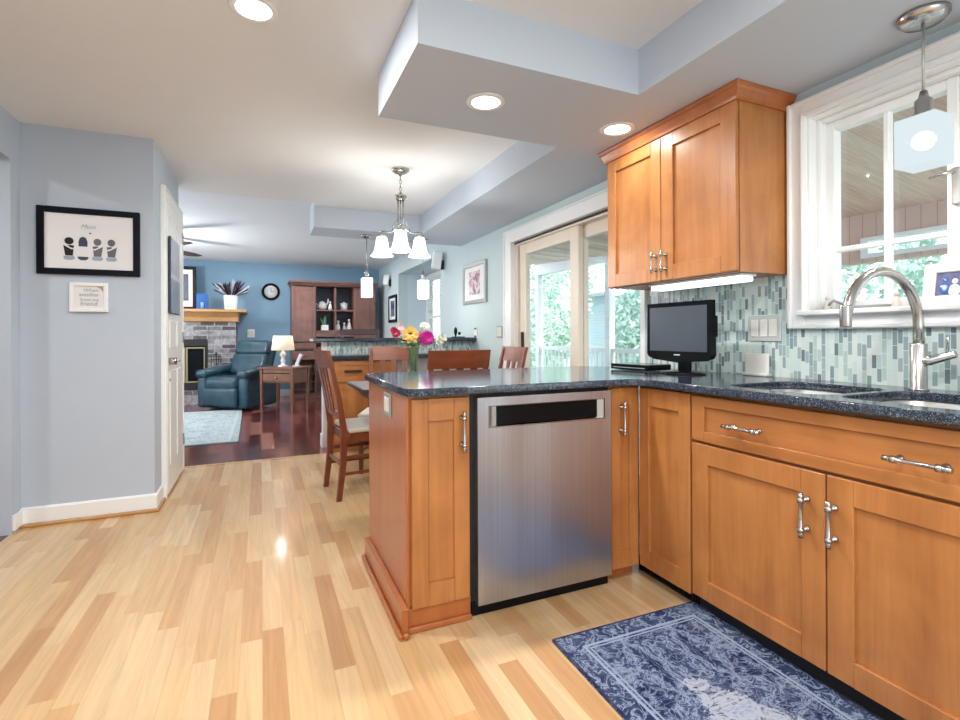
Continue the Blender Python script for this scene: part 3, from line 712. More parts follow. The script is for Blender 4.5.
# switches on the backsplash
t = thing('light_switch', 'triple switch plate in pewter frame on the tiled backsplash', 'switch', (W - 0.01, 1.617, 1.128))
obj('cover_plate', MB().box(W - 0.017, W - 0.010, 1.535, 1.700, 1.066, 1.190, 0.003), 'plate', t)
for k in range(3): obj('rocker', MB().box(W - 0.021, W - 0.016, 1.553 + k * 0.046, 1.590 + k * 0.046, 1.088, 1.168, 0.002), 'ivory', t)
t = thing('card_holder', 'small pale square card standing on the worktop below the triple switch', 'card holder', (2.115, 1.64, CT))
obj('card', MB().box(2.118, 2.124, 1.575, 1.695, CT + 0.004, CT + 0.105, 0.002), 'ivory', t)
obj('foot', MB().box(2.095, 2.140, 1.572, 1.698, CT, CT + 0.012, 0.003), 'plate', t)

# things on the window sill
SZ = WIN[2] + 0.003
t = thing('picture_frame', 'white wooden photo frame leaning on the window sill behind the faucet', 'picture frame', (2.22, 0.86, SZ), 0)
tilt = Matrix.Rotation(radians(10), 3, 'Y'); pv = (2.20, 0.86, SZ)
ft = MB()
ya, yb, hh = 0.79, 1.035, 0.155
ft.frame_x(2.195, 2.212, ya, yb, SZ, SZ + hh, 0.036, 0.036, 0.036, 0.036, 0.003)
fo = obj('frame', ft.xform(Matrix.Translation(pv) @ tilt.to_4x4() @ Matrix.Translation([-c for c in pv])), 'ivory', t)
mt, nt, b_ = nmat('photo_backdrop'); nt.links.new(ramp(nt, noise(nt, coords(nt), 30, 2), [(0.3, (0.08, 0.09, 0.2)), (0.7, (0.14, 0.15, 0.3))]), b_.inputs['Base Color'])
def tilted(m): return m.xform(Matrix.Translation(pv) @ tilt.to_4x4() @ Matrix.Translation([-c for c in pv]))
ph = obj('photograph', tilted(MB().box(2.202, 2.206, ya + 0.034, yb - 0.034, SZ + 0.034, SZ + hh - 0.034)), mt, t)
for (yy, zz, r_, sz_, mm) in ((0.972, 0.070, 0.016, 1.3, 'blueglass'), (0.945, 0.062, 0.018, 1.2, 'paper'), (0.915, 0.066, 0.017, 1.4, 'printpink'), (0.880, 0.060, 0.018, 1.2, 'seat')):
    obj('printed_figure', tilted(MB().ball((2.2015, yy, SZ + zz - 0.008), r_, 0.05, 1, sz_).ball((2.2015, yy, SZ + zz + 0.024), r_ * 0.5, 0.08, 1, 1.1)), mm, ph)
def figurine(x, y, z, h, label, mat='seat'):
    t = thing('figurine', label, 'figurine', (x, y, z))
    obj('body', MB().lathe([(0, 0), (0.3 * h, 0), (0.3 * h, 0.03 * h), (0.22 * h, 0.35 * h), (0.16 * h, 0.62 * h), (0.06 * h, 0.72 * h), (0, 0.73 * h)], (0, 0, 0), 18, 1, 0.9), mat, t, world=False)
    obj('head', MB().ball((0, 0, 0.85 * h), 0.15 * h), mat, t, world=False)
    return t
figurine(2.195, 1.362, SZ, 0.062, 'small pale angel figurine in the left corner of the kitchen window sill')
figurine(2.205, 1.115, SZ, 0.062, 'small beige figurine beside the window crank on the sill')
# pendant over the sink
t = thing('pendant_lamp', 'cube shade pendant lamp of frosted glass hanging in front of the kitchen window', 'lamp', (2.005, 0.935, H1))
PX, PY = 2.005, 0.935
obj('canopy', MB().lathe([(0, 0), (0.070, 0), (0.070, -0.012), (0.054, -0.028), (0.02, -0.033), (0, -0.033)], (PX, PY, H1)), 'nickel', t)
obj('rod', MB().cyl((PX, PY, H1 - 0.03), (PX, PY, 1.90), 0.0045, 10), 'pewter', t)
obj('socket', MB().lathe([(0, 0), (0.010, 0), (0.014, -0.02), (0.024, -0.03), (0.024, -0.07), (0.032, -0.078), (0.032, -0.09), (0, -0.09)], (PX, PY, 1.898)), 'nickel', t)
h = 0.056
sh = MB()
zt_, zb_ = 1.808, 1.650
sh.box(PX - h, PX - h + 0.005, PY - h, PY + h, zb_, zt_).box(PX + h - 0.005, PX + h, PY - h, PY + h, zb_, zt_).box(PX - h + 0.005, PX + h - 0.005, PY - h, PY - h + 0.005, zb_, zt_).box(PX - h + 0.005, PX + h - 0.005, PY + h - 0.005, PY + h, zb_, zt_).box(PX - h + 0.005, PX + h - 0.005, PY - h + 0.005, PY + h - 0.005, zt_ - 0.005, zt_)
mt, nt, b_ = nmat('frosted_cube_glass'); nt.nodes.remove(b_)
e_ = N(nt, 'ShaderNodeEmission'); e_.inputs[0].default_value = (0.82, 0.93, 0.97, 1); e_.inputs[1].default_value = 0.75
tr = N(nt, 'ShaderNodeBsdfTransparent'); mx = N(nt, 'ShaderNodeMixShader'); mx.inputs[0].default_value = 0.25
nt.links.new(e_.outputs[0], mx.inputs[1]); nt.links.new(tr.outputs[0], mx.inputs[2]); nt.links.new(mx.outputs[0], nt.nodes['Material Output'].inputs[0])
sd = obj('lamp_shade', sh, mt, t)
obj('bulb', MB().ball((PX, PY, 1.735), 0.030, 1.1, 1.1, 1.0, 16), 'bulb', t)
lamp('pendant_light', 'POINT', (PX, PY, 1.62), 3, (1, 0.95, 0.88), 0.04)

# downlights, then unseen fill discs
def downlight(x, y, z, label, r=0.075):
    t = thing('recessed_light', label, 'ceiling light', (x, y, z), group=None)
    obj('trim_ring', MB().lathe([(r * 0.84, -0.001), (r * 0.86, -0.006), (r * 1.12, -0.005), (r * 1.18, -0.0005)], (x, y, z), 40, ring=True), 'white', t)
    obj('lens', MB().lathe([(0, -0.003), (r * 0.86, -0.003), (r * 0.86, 0.0), (0, 0.0)], (x, y, z), 40), 'lens', t)
    l = lamp('downlight_and_fill', 'AREA', (x, y, z - 0.012), DLW * (0.15 if x > 1.5 else 1), (1.0, 0.97, 0.94), r * 1.6)
DLW = 16
downlight(0.93, 2.06, H1, 'round recessed light in the lowered beam above the peninsula')
downlight(1.67, 2.07, H1, 'round recessed light in the soffit beside the wall cabinet')
downlight(-0.02, 2.10, H2, 'round recessed light in the high ceiling over the aisle')
for (x, y) in ((-0.6, 0.4), (0.6, 0.3), (0.6, -1.4), (-0.6, -1.4)):  # added fill lamps out of view above and behind the camera, no fixtures
    lamp('downlight_and_fill', 'AREA', (x, y, H2 - 0.012), DLW, (1.0, 0.97, 0.94), 0.12)

# framed prints on the wall left
def framed(x0, x1, z0, z1, y, fw, fmat, label, pmat='paper', th=0.022):
    t = thing('picture_frame', label, 'picture', ((x0 + x1) / 2, y, z0))
    obj('frame', MB().frame_y(y - th, y, x0, x1, z0, z1, fw, fw, fw, fw, 0.003), fmat, t)
    p = obj('print', MB().box(x0 + fw - 0.002, x1 - fw + 0.002, y - th * 0.5, y - 0.002, z0 + fw - 0.002, z1 - fw + 0.002), pmat, t)
    return t, p
WY = 3.739
t, p = framed(-1.20, -0.69, 1.475, 1.875, WY, 0.036, 'frame', 'large black frame with four dark figures printed in a row, on the grey wall')
py = WY - 0.012
figs = [(-1.047, (0.012, 0.010, 0.010)), (-0.979, (0.05, 0.06, 0.10)), (-0.908, (0.16, 0.15, 0.17)), (-0.838, (0.13, 0.13, 0.15))]
def shrink(m, fx): return m.xform(Matrix.Translation((fx, 0, 1.705)) @ Matrix.Diagonal((0.82, 1, 0.82, 1)) @ Matrix.Translation((-fx, 0, -1.787)))
for i, (fx, c) in enumerate(figs):
    mt = plain('print_ink_%d' % i, c, 0.8)
    m = MB()
    if i == 1:
        m.prism([(fx - 0.026, 1.715), (fx - 0.027, 1.75), (fx - 0.018, 1.778), (fx, 1.787), (fx + 0.018, 1.778), (fx + 0.027, 1.75), (fx + 0.026, 1.715)], 'y', py - 0.0012, py)
        obj('printed_skirt', shrink(MB().prism([(fx - 0.033, 1.640), (fx + 0.033, 1.640), (fx + 0.03, 1.625), (fx + 0.015, 1.615), (fx - 0.015, 1.615), (fx - 0.03, 1.625)], 'y', py - 0.0012, py), fx), mt, p)
    else:
        k = 0.024 if i else 0.027
        m.prism([(fx + k * cos(radians(a_)), 1.752 + 0.026 * sin(radians(a_))) for a_ in range(0, 360, 24)], 'y', py - 0.0012, py)
        s_ = 1 if i else -1
        m.prism([(fx - s_ * 0.030, 1.718), (fx - s_ * 0.026, 1.700), (fx - s_ * 0.008, 1.705), (fx + s_ * 0.008, 1.716), (fx - s_ * 0.005, 1.722)], 'y', py - 0.0012, py)
        m.prism([(fx - s_ * 0.026, 1.692), (fx - s_ * 0.014, 1.690), (fx + s_ * 0.034, 1.720), (fx + s_ * 0.022, 1.645), (fx - s_ * 0.022, 1.645)], 'y', py - 0.0012, py)
    obj('printed_figure', shrink(m, fx), mt, p)
    if i != 1:
        obj('printed_skirt', shrink(MB().prism([(fx - 0.030, 1.642), (fx + 0.030, 1.642), (fx + 0.034, 1.625), (fx + 0.022, 1.615), (fx - 0.022, 1.615), (fx - 0.034, 1.625)], 'y', py - 0.0012, py), fx), plain('print_blue_%d' % i, (0.32, 0.42, 0.52), 0.8), p)
obj('lettering', text_mb('Mum', 0.036, Matrix.Translation((-0.955, py - 0.0005, 1.755)) @ FACE_Y, shear=0.4), 'pewter', p)
m = MB().prism([(-0.944, 1.722), (-0.950, 1.728), (-0.947, 1.732), (-0.944, 1.729), (-0.941, 1.732), (-0.938, 1.728)], 'y', py - 0.001, py)
obj('printed_heart', m, 'frame', p)
t, p = framed(-1.046, -0.856, 1.253, 1.430, WY, 0.022, 'white', 'small white frame with lettering, hung below the large black frame')
for k, (tx, sz, dx) in enumerate((('When', 0.030, 0.008), ('another', 0.032, 0.0), ('from my', 0.027, 0.002), ('friend', 0.036, -0.002))):
    obj('lettering', text_mb(tx, sz, Matrix.Translation((-0.951 + dx, py - 0.0005, 1.375 - k * 0.028)) @ FACE_Y, shear=0.15), 'pewter', p)
obj('printed_corner', MB().prism([(-0.915, 1.407), (-0.88, 1.407), (-0.88, 1.375), (-0.895, 1.395)], 'y', py - 0.001, py), plain('print_orange', (0.6, 0.35, 0.2), 0.8), p)
# blue picture hung on the closet door
t = thing('hanging_picture', 'tall blue seascape picture hung on the white closet door', 'picture', (-0.58, 4.22, 1.26))
obj('panel', MB().box(-0.584, -0.570, 4.05, 4.45, 1.265, 1.80, 0.002), 'darkblue', t)
mt, nt, b_ = nmat('seascape_print'); x_, y_, z_ = sepxyz(nt, coords(nt))
nt.links.new(mix(nt, 0.35, ramp(nt, z_, [(0.0, (0.10, 0.17, 0.26)), (0.24, (0.14, 0.22, 0.32)), (0.26, (0.7, 0.72, 0.75)), (0.30, (0.35, 0.40, 0.52)), (0.56, (0.42, 0.46, 0.58))]), ramp(nt, noise(nt, coords(nt), 9, 4), [(0.35, (0.3, 0.36, 0.46)), (0.65, (0.6, 0.62, 0.7))])), b_.inputs['Base Color'])
obj('print', MB().box(-0.571, -0.5685, 4.055, 4.445, 1.27, 1.795), mt, t)

# blue runner in front of the sink
t = obj('rug', curve_slab(rrect(-0.335, 0.335, -0.68, 0.68, 0.006, 2), [], 0.009, 0.0045, 0.002), rug('blue_rug', 0.335, 0.68, (0.014, 0.020, 0.066), (0.045, 0.066, 0.15), (0.27, 0.33, 0.45), (0.022, 0.034, 0.09), 0.8, (-0.03, 0.0)), loc=(1.275, 0.87, 0), world=False)
t.rotation_euler = (0, 0, radians(-1.0))
tag(t, 'worn navy and pale blue patterned runner rug in front of the sink cabinet', 'rug')

# ================================================================== DINING AREA
def quad_post(mb, pts, w_, d_):
    """square-section bar through (x,y,z) points; w_ along x, d_ along y at each point"""
    rings = []
    for i, (x, y, z) in enumerate(pts):
        ww = w_[i] if isinstance(w_, (list, tuple)) else w_; dd_ = d_[i] if isinstance(d_, (list, tuple)) else d_
        rings.append([Vector((x - ww / 2, y - dd_ / 2, z)), Vector((x + ww / 2, y - dd_ / 2, z)), Vector((x + ww / 2, y + dd_ / 2, z)), Vector((x - ww / 2, y + dd_ / 2, z))])
    return mb.loft(rings)
def make_chair(name, label, group=None, seatmat='seat'):
    t = thing(name, label, 'chair', group=group)
    wd = 0.21
    for s_ in (-1, 1):
        m = MB(); quad_post(m, [(s_ * (wd - 0.018), -0.235, 0.0), (s_ * (wd - 0.018), -0.205, 0.25), (s_ * (wd - 0.018), -0.20, 0.46), (s_ * (wd - 0.018), -0.235, 0.70), (s_ * (wd - 0.018), -0.30, 0.985)], 0.028, [0.034, 0.04, 0.042, 0.032, 0.022])
        o = obj('leg', m, 'chair_z', t, world=False)
        obj('foot_pad', MB().lathe([(0, 0), (0.014, 0), (0.014, 0.006), (0, 0.006)], (s_ * (wd - 0.018), -0.235, -0.001), 12), 'ivory', o, world=False)
        m = MB(); quad_post(m, [(s_ * (wd - 0.018), 0.19, 0.0), (s_ * (wd - 0.018), 0.19, 0.43)], [0.028, 0.036], [0.028, 0.036])
        obj('leg', m, 'chair_z', t, world=False)
    obj('seat_frame', MB().box(-wd, wd, -0.185, -0.16, 0.385, 0.445, 0.003).box(-wd + 0.03, wd - 0.03, 0.178, 0.2, 0.385, 0.445, 0.003).box(-wd + 0.004, -wd + 0.026, -0.16, 0.178, 0.385, 0.445, 0.003).box(wd - 0.026, wd - 0.004, -0.16, 0.178, 0.385, 0.445, 0.003), 'chair', t, world=False)
    sm = MB().box(-wd - 0.005, wd + 0.005, -0.17, 0.225, 0.446, 0.482, 0.015, seg=3)
    obj('seat', sm, seatmat, t, world=False)
    for s_ in (-1, 1):
        obj('stretcher', MB().box(s_ * (wd - 0.018) - 0.008, s_ * (wd - 0.018) + 0.008, -0.20, 0.18, 0.27, 0.295, 0.002).box(s_ * (wd - 0.018) - 0.008, s_ * (wd - 0.018) + 0.008, -0.21, 0.18, 0.165, 0.185, 0.002), 'chair_z', t, world=False)
    obj('stretcher', MB().box(-wd + 0.025, wd - 0.025, -0.215, -0.2, 0.22, 0.245, 0.002), 'chair', t, world=False)
    def arc_rail(za, zb, ya, yb, th, sag=0.028, x=wd + 0.004):
        rings = []
        for i in range(11):
            u = -1 + 2 * i / 10; xx = u * x; bow = -sag * (1 - u * u)
            rings.append([Vector((xx, ya + bow, za)), Vector((xx, ya + bow + th, za)), Vector((xx, yb + bow + th, zb)), Vector((xx, yb + bow, zb))])
        return MB().loft(rings)
    obj('crest_rail', arc_rail(0.885, 1.005, -0.285, -0.315, 0.020), 'chair', t, world=False)
    obj('lower_rail', arc_rail(0.55, 0.59, -0.222, -0.228, 0.018, 0.015, wd - 0.03), 'chair', t, world=False)
    for k in (-0.09, 0.0, 0.09):
        m = MB(); quad_post(m, [(k * 0.8, -0.238, 0.58), (k, -0.268, 0.74), (k * 1.1, -0.300, 0.895)], [0.05, 0.035, 0.05], 0.010)
        obj('slat', m, 'chair_z', t, world=False)
    return t
c0 = make_chair('dining_chair', 'brown slat-back dining chair with cream seat, side on to the aisle')
spots = [((0.685, 3.665), -84, None), ((1.19, 3.36), 0, 'dining chair with its broad curved crest rail just beyond the peninsula worktop'),
         ((0.98, 4.17), 158, 'dining chair at the far side of the table, left of the flower vase, slats showing'),
         ((1.63, 3.72), 90, 'dining chair at the table end beside the sliding glass door')]
for (p_, r_, l_) in spots:
    c = c0 if l_ is None else copy_tree(c0)
    c.location = (*p_, 0); c.rotation_euler = (0, 0, radians(r_)); c['group'] = 'chairs around the dining table'
    if l_: c['label'] = l_
t = thing('dining_table', 'dark wooden dining table mostly hidden behind the peninsula', 'table', (1.2, 3.57, 0))
obj('tabletop', MB().box(0.585, 1.78, 3.20, 3.83, 0.735, 0.762, 0.006), 'dark_wood', t)
obj('apron', MB().frame_y(3.25, 3.77, 0.66, 1.70, 0.675, 0.735, 0.05, 0.05, 0, 0, 0.003).box(0.71, 1.65, 3.25, 3.27, 0.69, 0.735).box(0.71, 1.65, 3.75, 3.77, 0.69, 0.735), 'dark_wood', t)
obj('column', MB().box(1.12, 1.22, 3.46, 3.60, 0.05, 0.735, 0.008), 'dark_wood', t)
for (xa, ya) in ((0.80, 3.72), (1.60, 3.72), (0.92, 3.36), (1.50, 3.36)):
    m = MB(); m.tube([(1.17, 3.53, 0.09), ((1.17 + xa) / 2, (3.53 + ya) / 2, 0.07), (xa, ya, 0.03)], [0.05, 0.045, 0.03], 4, False)
    obj('foot', m, 'dark_wood', t)
# flowers
VX, VY, VZ = 1.03, 3.60, 0.762
t = thing('flower_vase', 'clear glass vase on the dining table holding a mixed bouquet', 'vase', (VX, VY, VZ))
obj('glass', MB().lathe([(0, 0), (0.036, 0), (0.034, 0.02), (0.032, 0.12), (0.042, 0.24), (0.052, 0.275), (0.049, 0.275), (0.039, 0.24), (0.029, 0.12), (0.03, 0.01), (0, 0.01)], (VX, VY, VZ), 24), 'vase_glass', t)
m = MB()
for i in range(11):
    a_ = i * 2.4; r_ = 0.014
    m.tube([(VX + r_ * cos(a_), VY + r_ * sin(a_), VZ + 0.015), (VX - r_ * cos(a_) * 0.6, VY - r_ * sin(a_) * 0.6, VZ + 0.15), (VX - 0.03 * cos(a_), VY - 0.03 * sin(a_), VZ + 0.27)], 0.002, 6)
obj('stem', m, 'palegreen', t)['kind'] = 'stuff'
lf = MB(); rnd = random.Random(3)
for i in range(90):
    a_ = rnd.uniform(0, 6.28); e_ = rnd.uniform(-0.2, 1.0); L = rnd.uniform(0.06, 0.17)
    d_ = Vector((cos(a_) * cos(e_), sin(a_) * cos(e_), sin(e_))); b_ = Vector((VX, VY, VZ + 0.27)) + d_ * L * 0.5; s_ = d_.cross(Vector((0, 0, 1))).normalized() * rnd.uniform(0.008, 0.018)
    q = [b_, b_ + d_ * 0.03 + s_, b_ + d_ * 0.07, b_ + d_ * 0.03 - s_]
    vs = [lf.bm.verts.new(v) for v in q]; lf.bm.faces.new(vs)
o = obj('foliage', lf, 'palegreen', t); o['kind'] = 'stuff'
def bloom(kind, c, r, petal, core, n, dirv, label):
    f_ = thing(kind, label, 'flower', c, group=None)
    d_ = Vector(dirv).normalized(); q = d_.to_track_quat('Z', 'Y').to_matrix().to_4x4()
    m = MB()
    layers = 3 if n > 20 else 2
    for ly in range(layers):
        for i in range(n // layers):
            a_ = 2 * pi * (i + 0.5 * ly) / (n // layers); tip = r * (1 - 0.18 * ly); up_ = 0.012 + 0.014 * ly + (0.02 * ly if n > 20 else 0)
            w_ = 2.6 * r / (n // layers)
            p0 = Vector((0.2 * r * cos(a_), 0.2 * r * sin(a_), up_ * 0.6)); p2 = Vector((tip * cos(a_), tip * sin(a_), up_ - 0.006))
            mid_ = (p0 + p2) / 2 + Vector((0, 0, 0.008)); sd_ = Vector((-sin(a_), cos(a_), 0)) * w_
            m.bm.faces.new([m.bm.verts.new(v) for v in (p0, mid_ + sd_, p2, mid_ - sd_)])
    m.xform(q); obj('petals', m, petal, f_, world=False)
    m = MB().ball((0, 0, 0.012), r * 0.33, 1, 1, 0.5, 14).xform(q); obj('centre', m, core, f_, world=False)
    tgt = Vector((VX, VY, VZ + 0.26)) - Vector(c)
    obj('stem', MB().tube([(0, 0, 0), tuple(tgt * 0.5 + Vector((0, 0, 0.01))), tuple(tgt)], 0.003, 6), 'green', f_, world=False)
yel = plain('yellow_petal', (0.80, 0.52, 0.12), 0.6); mag = plain('magenta_petal', (0.62, 0.03, 0.36), 0.6); red = plain('crimson_petal', (0.45, 0.03, 0.08), 0.6)
brn = plain('flower_eye', (0.05, 0.015, 0.01), 0.8); wht = plain('white_petal', (0.75, 0.78, 0.66), 0.6); pnk = plain('pale_pink_petal', (0.75, 0.5, 0.5), 0.6)
bloom('sunflower', (0.99, 3.53, 1.10), 0.068, yel, brn, 22, (-0.3, -1, 0.5), 'yellow flower with a dark eye in the bouquet')
bloom('dahlia', (1.095, 3.51, 1.08), 0.066, mag, mag, 48, (0.1, -1, 0.2), 'round magenta flower in the bouquet')
bloom('carnation', (0.905, 3.58, 1.11), 0.04, red, red, 36, (-0.6, -0.7, 0.5), 'small crimson flower at the left of the bouquet')
bloom('hydrangea', (1.205, 3.58, 1.06), 0.055, wht, wht, 36, (0.6, -0.7, 0.4), 'cream flower at the right of the bouquet')
bloom('lily', (1.13, 3.64, 1.165), 0.045, wht, yel, 12, (0.1, -0.6, 0.8), 'white flower standing highest in the bouquet')
bloom('rose', (0.945, 3.62, 1.145), 0.028, pnk, pnk, 30, (-0.3, -0.7, 0.6), 'small pale pink bloom behind the yellow flower')
# chandelier
CX, CY = 0.965, 3.70
t = thing('chandelier', 'brushed nickel chandelier with three bell shaped frosted shades over the dining table', 'chandelier', (CX, CY, H2))
obj('canopy', MB().lathe([(0, 0), (0.066, 0), (0.064, -0.012), (0.045, -0.028), (0.015, -0.036), (0.008, -0.05), (0, -0.05)], (CX, CY, H2)), 'nickel', t)
m = MB()
for i in range(5):
    z = H2 - 0.055 - i * 0.028; ring = [(CX + (0.008 * cos(radians(q)) if i % 2 else 0), CY + (0 if i % 2 else 0.008 * cos(radians(q))), z - 0.010 + 0.017 * sin(radians(q))) for q in range(0, 361, 30)]
    m.tube(ring, 0.0028, 6)
obj('chain', m, 'nickel', t)
obj('hub', MB().lathe([(0, 0), (0.012, 0), (0.018, -0.012), (0.046, -0.022), (0.046, -0.034), (0.034, -0.042), (0.034, -0.055), (0, -0.055)], (CX, CY, 2.175)), 'nickel', t)
for k, aa in enumerate((-105, 15, 135)):
    dx, dy = cos(radians(aa)), sin(radians(aa))
    m = MB().tube([(CX + dx * r_, CY + dy * r_, z) for r_, z in ((0.022, 2.13), (0.022, 1.97), (0.026, 1.93), (0.05, 1.90), (0.10, 1.885), (0.15, 1.90), (0.175, 1.895), (0.178, 1.87))], 0.0065, 10)
    m.tube([(CX + dx * r_, CY + dy * r_, z) for r_, z in ((0.02, 1.99), (0.05, 1.955), (0.075, 1.90), (0.05, 1.865), (0.0, 1.85))], 0.005, 8)
    m.ball((CX + dx * 0.178, CY + dy * 0.178, 1.895), 0.014)
    obj('arm', m, 'nickel', t)
    c_ = (CX + dx * 0.165, CY + dy * 0.165, 1.865)
    so = obj('socket', MB().lathe([(0, 0.015), (0.028, 0.012), (0.034, 0.0), (0.036, -0.014), (0, -0.014)], c_), 'nickel', t)
    obj('lamp_shade', MB().lathe([(0.034, -0.006), (0.043, -0.03), (0.05, -0.08), (0.062, -0.125), (0.086, -0.155), (0.083, -0.157), (0.058, -0.122), (0.045, -0.08), (0.037, -0.03), (0.030, -0.006)], c_, 32), 'shade', so)
    obj('bulb', MB().ball((c_[0], c_[1], c_[2] - 0.075), 0.024), 'bulb', so)
lamp('chandelier_light', 'POINT', (CX, CY, 1.66), 20, (1, 0.95, 0.88), 0.10)
# two pendants over the pony wall
for k, (px_, lab) in enumerate(((1.015, 'left one of two small cube pendants over the tiled half wall'), (1.625, 'right one of two small cube pendants over the tiled half wall'))):
    py_ = 5.28
    t = thing('pendant_lamp', lab, 'lamp', (px_, py_, H1))
    obj('canopy', MB().lathe([(0, 0), (0.06, 0), (0.058, -0.012), (0.03, -0.03), (0, -0.034)], (px_, py_, H1)), 'nickel', t)
    obj('rod', MB().cyl((px_, py_, H1 - 0.03), (px_, py_, 1.80), 0.005, 8), 'nickel', t)
    obj('socket', MB().lathe([(0, 0), (0.012, 0), (0.02, -0.03), (0.026, -0.075), (0, -0.075)], (px_, py_, 1.80)), 'nickel', t)
    obj('lamp_shade', MB().box(px_ - 0.052, px_ + 0.052, py_ - 0.052, py_ + 0.052, 1.505, 1.705, 0.004), 'shade', t)
    lamp('pendant_light', 'POINT', (px_, py_, 1.45), 5, (1, 0.95, 0.9), 0.05)
# desk cabinet against the pony wall
t = thing('desk_cabinet', 'orange wood cabinet with one drawer below the tiled half wall', 'cabinet', (0.92, 5.02, 0))
obj('carcass', MB().box(0.60, 1.24, 4.921, 5.165, 0.0, 0.875, 0.001), 'cherry_x', t)
dw = obj('drawer', shaker('y', 0.635, 1.0, 0.665, 0.865, 4.90, 0.045), 'cherry_x', t)
obj('handle', MB().tube([(0.735, 4.899, 0.765), (0.745, 4.875, 0.765), (0.81, 4.868, 0.765), (0.875, 4.875, 0.765), (0.885, 4.899, 0.765)], 0.011, 8), 'dark_wood', dw)
obj('door', shaker('y', 0.635, 1.0, 0.09, 0.650, 4.90, 0.06), 'cherry', t)
tag(obj('desk_counter', MB().box(0.585, 2.15, 4.86, 5.168, 0.876, 0.915, 0.006), 'granite'), 'narrow dark stone counter over the orange wood drawer cabinet', 'countertop')
# right wall: print, switch, thermostat
def framed_x(ya, yb, z0, z1, x, fw, fmat, label, pmat, th=0.025):
    t = thing('picture_frame', label, 'picture', (x, (ya + yb) / 2, z0))
    obj('frame', MB().frame_x(x - th, x, ya, yb, z0, z1, fw, fw, fw, fw, 0.003), fmat, t)
    obj('mat_board', MB().box(x - th * 0.5, x - 0.002, ya + fw - 0.002, yb - fw + 0.002, z0 + fw - 0.002, z1 - fw + 0.002), 'paper', t)
    dy_, dz_ = (yb - ya), (z1 - z0)
    obj('print', MB().box(x - th * 0.5 - 0.002, x - th * 0.5, ya + dy_ * 0.26, yb - dy_ * 0.26, z0 + dz_ * 0.22, z1 - dz_ * 0.20), pmat, t)
    return t
mt, nt, b_ = nmat('abstract_print')
nt.links.new(ramp(nt, noise(nt, coords(nt), 9, 3, 0.6, 1.5), [(0.36, (0.12, 0.10, 0.14)), (0.44, (0.45, 0.15, 0.20)), (0.52, (0.62, 0.60, 0.66)), (0.7, (0.70, 0.73, 0.76))]), b_.inputs['Base Color'])
framed_x(4.76, 5.40, 1.45, 1.895, W - 0.001, 0.04, 'pewter', 'grey framed reddish abstract print on the wall left of the sliding door', mt)
t = thing('light_switch', 'double switch plate on the wall right next to the sliding door casing', 'switch', (W - 0.001, 4.47, 1.13))
obj('cover_plate', MB().box(W - 0.008, W - 0.001, 4.41, 4.53, 1.075, 1.195, 0.002), 'pewter', t)
for k in range(2): obj('rocker', MB().box(W - 0.012, W - 0.007, 4.425 + 0.05 * k, 4.463 + 0.05 * k, 1.09, 1.18, 0.002), 'ivory', t)
t = thing('power_outlet', 'slim wall plate below the grey framed print', 'outlet', (W - 0.001, 5.07, 1.13))
obj('cover_plate', MB().box(W - 0.008, W - 0.001, 5.03, 5.11, 1.075, 1.19, 0.002), 'white', t)
for k in (0, 1): obj('socket', MB().box(W - 0.011, W - 0.007, 5.045, 5.095, 1.082 + 0.085 * k, 1.10 + 0.085 * k, 0.001), 'blackm', t)
t = thing('ledge_ornament', 'small black ornament standing on the ledge near the right wall', 'ornament', (2.0, 5.25, 1.08))
obj('foot', MB().box(1.95, 2.09, 5.22, 5.28, 1.0805, 1.09, 0.003), 'black', t)
obj('figure', MB().lathe([(0, 0), (0.012, 0), (0.02, 0.02), (0.034, 0.05), (0.030, 0.085), (0.012, 0.10), (0, 0.11)], (1.99, 5.25, 1.09), 14, 0.6, 0.6).ball((2.035, 5.25, 1.125), 0.018), 'black', t)

# ================================================================== LIVING ROOM
t = obj('rug', curve_slab([(-2.7, 5.80), (-0.22, 5.80), (-0.26, 8.35), (-2.7, 8.35)], [], 0.012, 0.006, 0.002), rug('pale_rug', 1.24, 1.28, (0.24, 0.31, 0.34), (0.36, 0.44, 0.46), (0.50, 0.56, 0.57), (0.28, 0.36, 0.38), 0.5), world=True, loc=(-1.46, 7.08, 0))
tag(t, 'pale blue-grey patterned rug on the dark living room floor', 'rug')
# recliner
t = thing('recliner', 'teal leather recliner armchair in front of the brick fireplace', 'armchair', (-0.32, 8.66, 0), radians(-38.5))
def soft(x0, x1, ya, yb, z0, z1, bv=0.06, rot=None, piv=None): return MB().box(x0, x1, ya, yb, z0, z1, bv, rot, piv, seg=4)
def smooth(o):
    for p in o.data.polygons: p.use_smooth = True
    return o
smooth(obj('base', soft(-0.40, 0.40, -0.34, 0.36, 0.03, 0.36, 0.04), 'leather', t, world=False))
smooth(obj('footrest', soft(-0.30, 0.30, -0.42, -0.30, 0.06, 0.34, 0.045), 'leather', t, world=False))
smooth(obj('seat_cushion', soft(-0.29, 0.29, -0.40, 0.22, 0.30, 0.50, 0.075), 'leather', t, world=False))
for s_ in (-1, 1):
    a_, b_ = sorted((s_ * 0.28, s_ * 0.45))
    arm_ = smooth(obj('arm', soft(a_, b_, -0.36, 0.34, 0.03, 0.54, 0.05), 'leather', t, world=False))
    smooth(obj('arm_pad', soft(a_ - 0.015, b_ + 0.015, -0.40, 0.24, 0.50, 0.63, 0.06, Matrix.Rotation(radians(6), 3, 'X')), 'leather', arm_, world=False))
rt = Matrix.Rotation(radians(-20), 3, 'X')
bk = smooth(obj('backrest', soft(-0.33, 0.33, 0.18, 0.36, 0.40, 1.04, 0.07, rt, (0, 0.25, 0.45)), 'leather', t, world=False))
smooth(obj('head_pillow', soft(-0.325, 0.325, 0.115, 0.26, 0.80, 1.045, 0.065, rt, (0, 0.25, 0.45)), 'leather', bk, world=False))
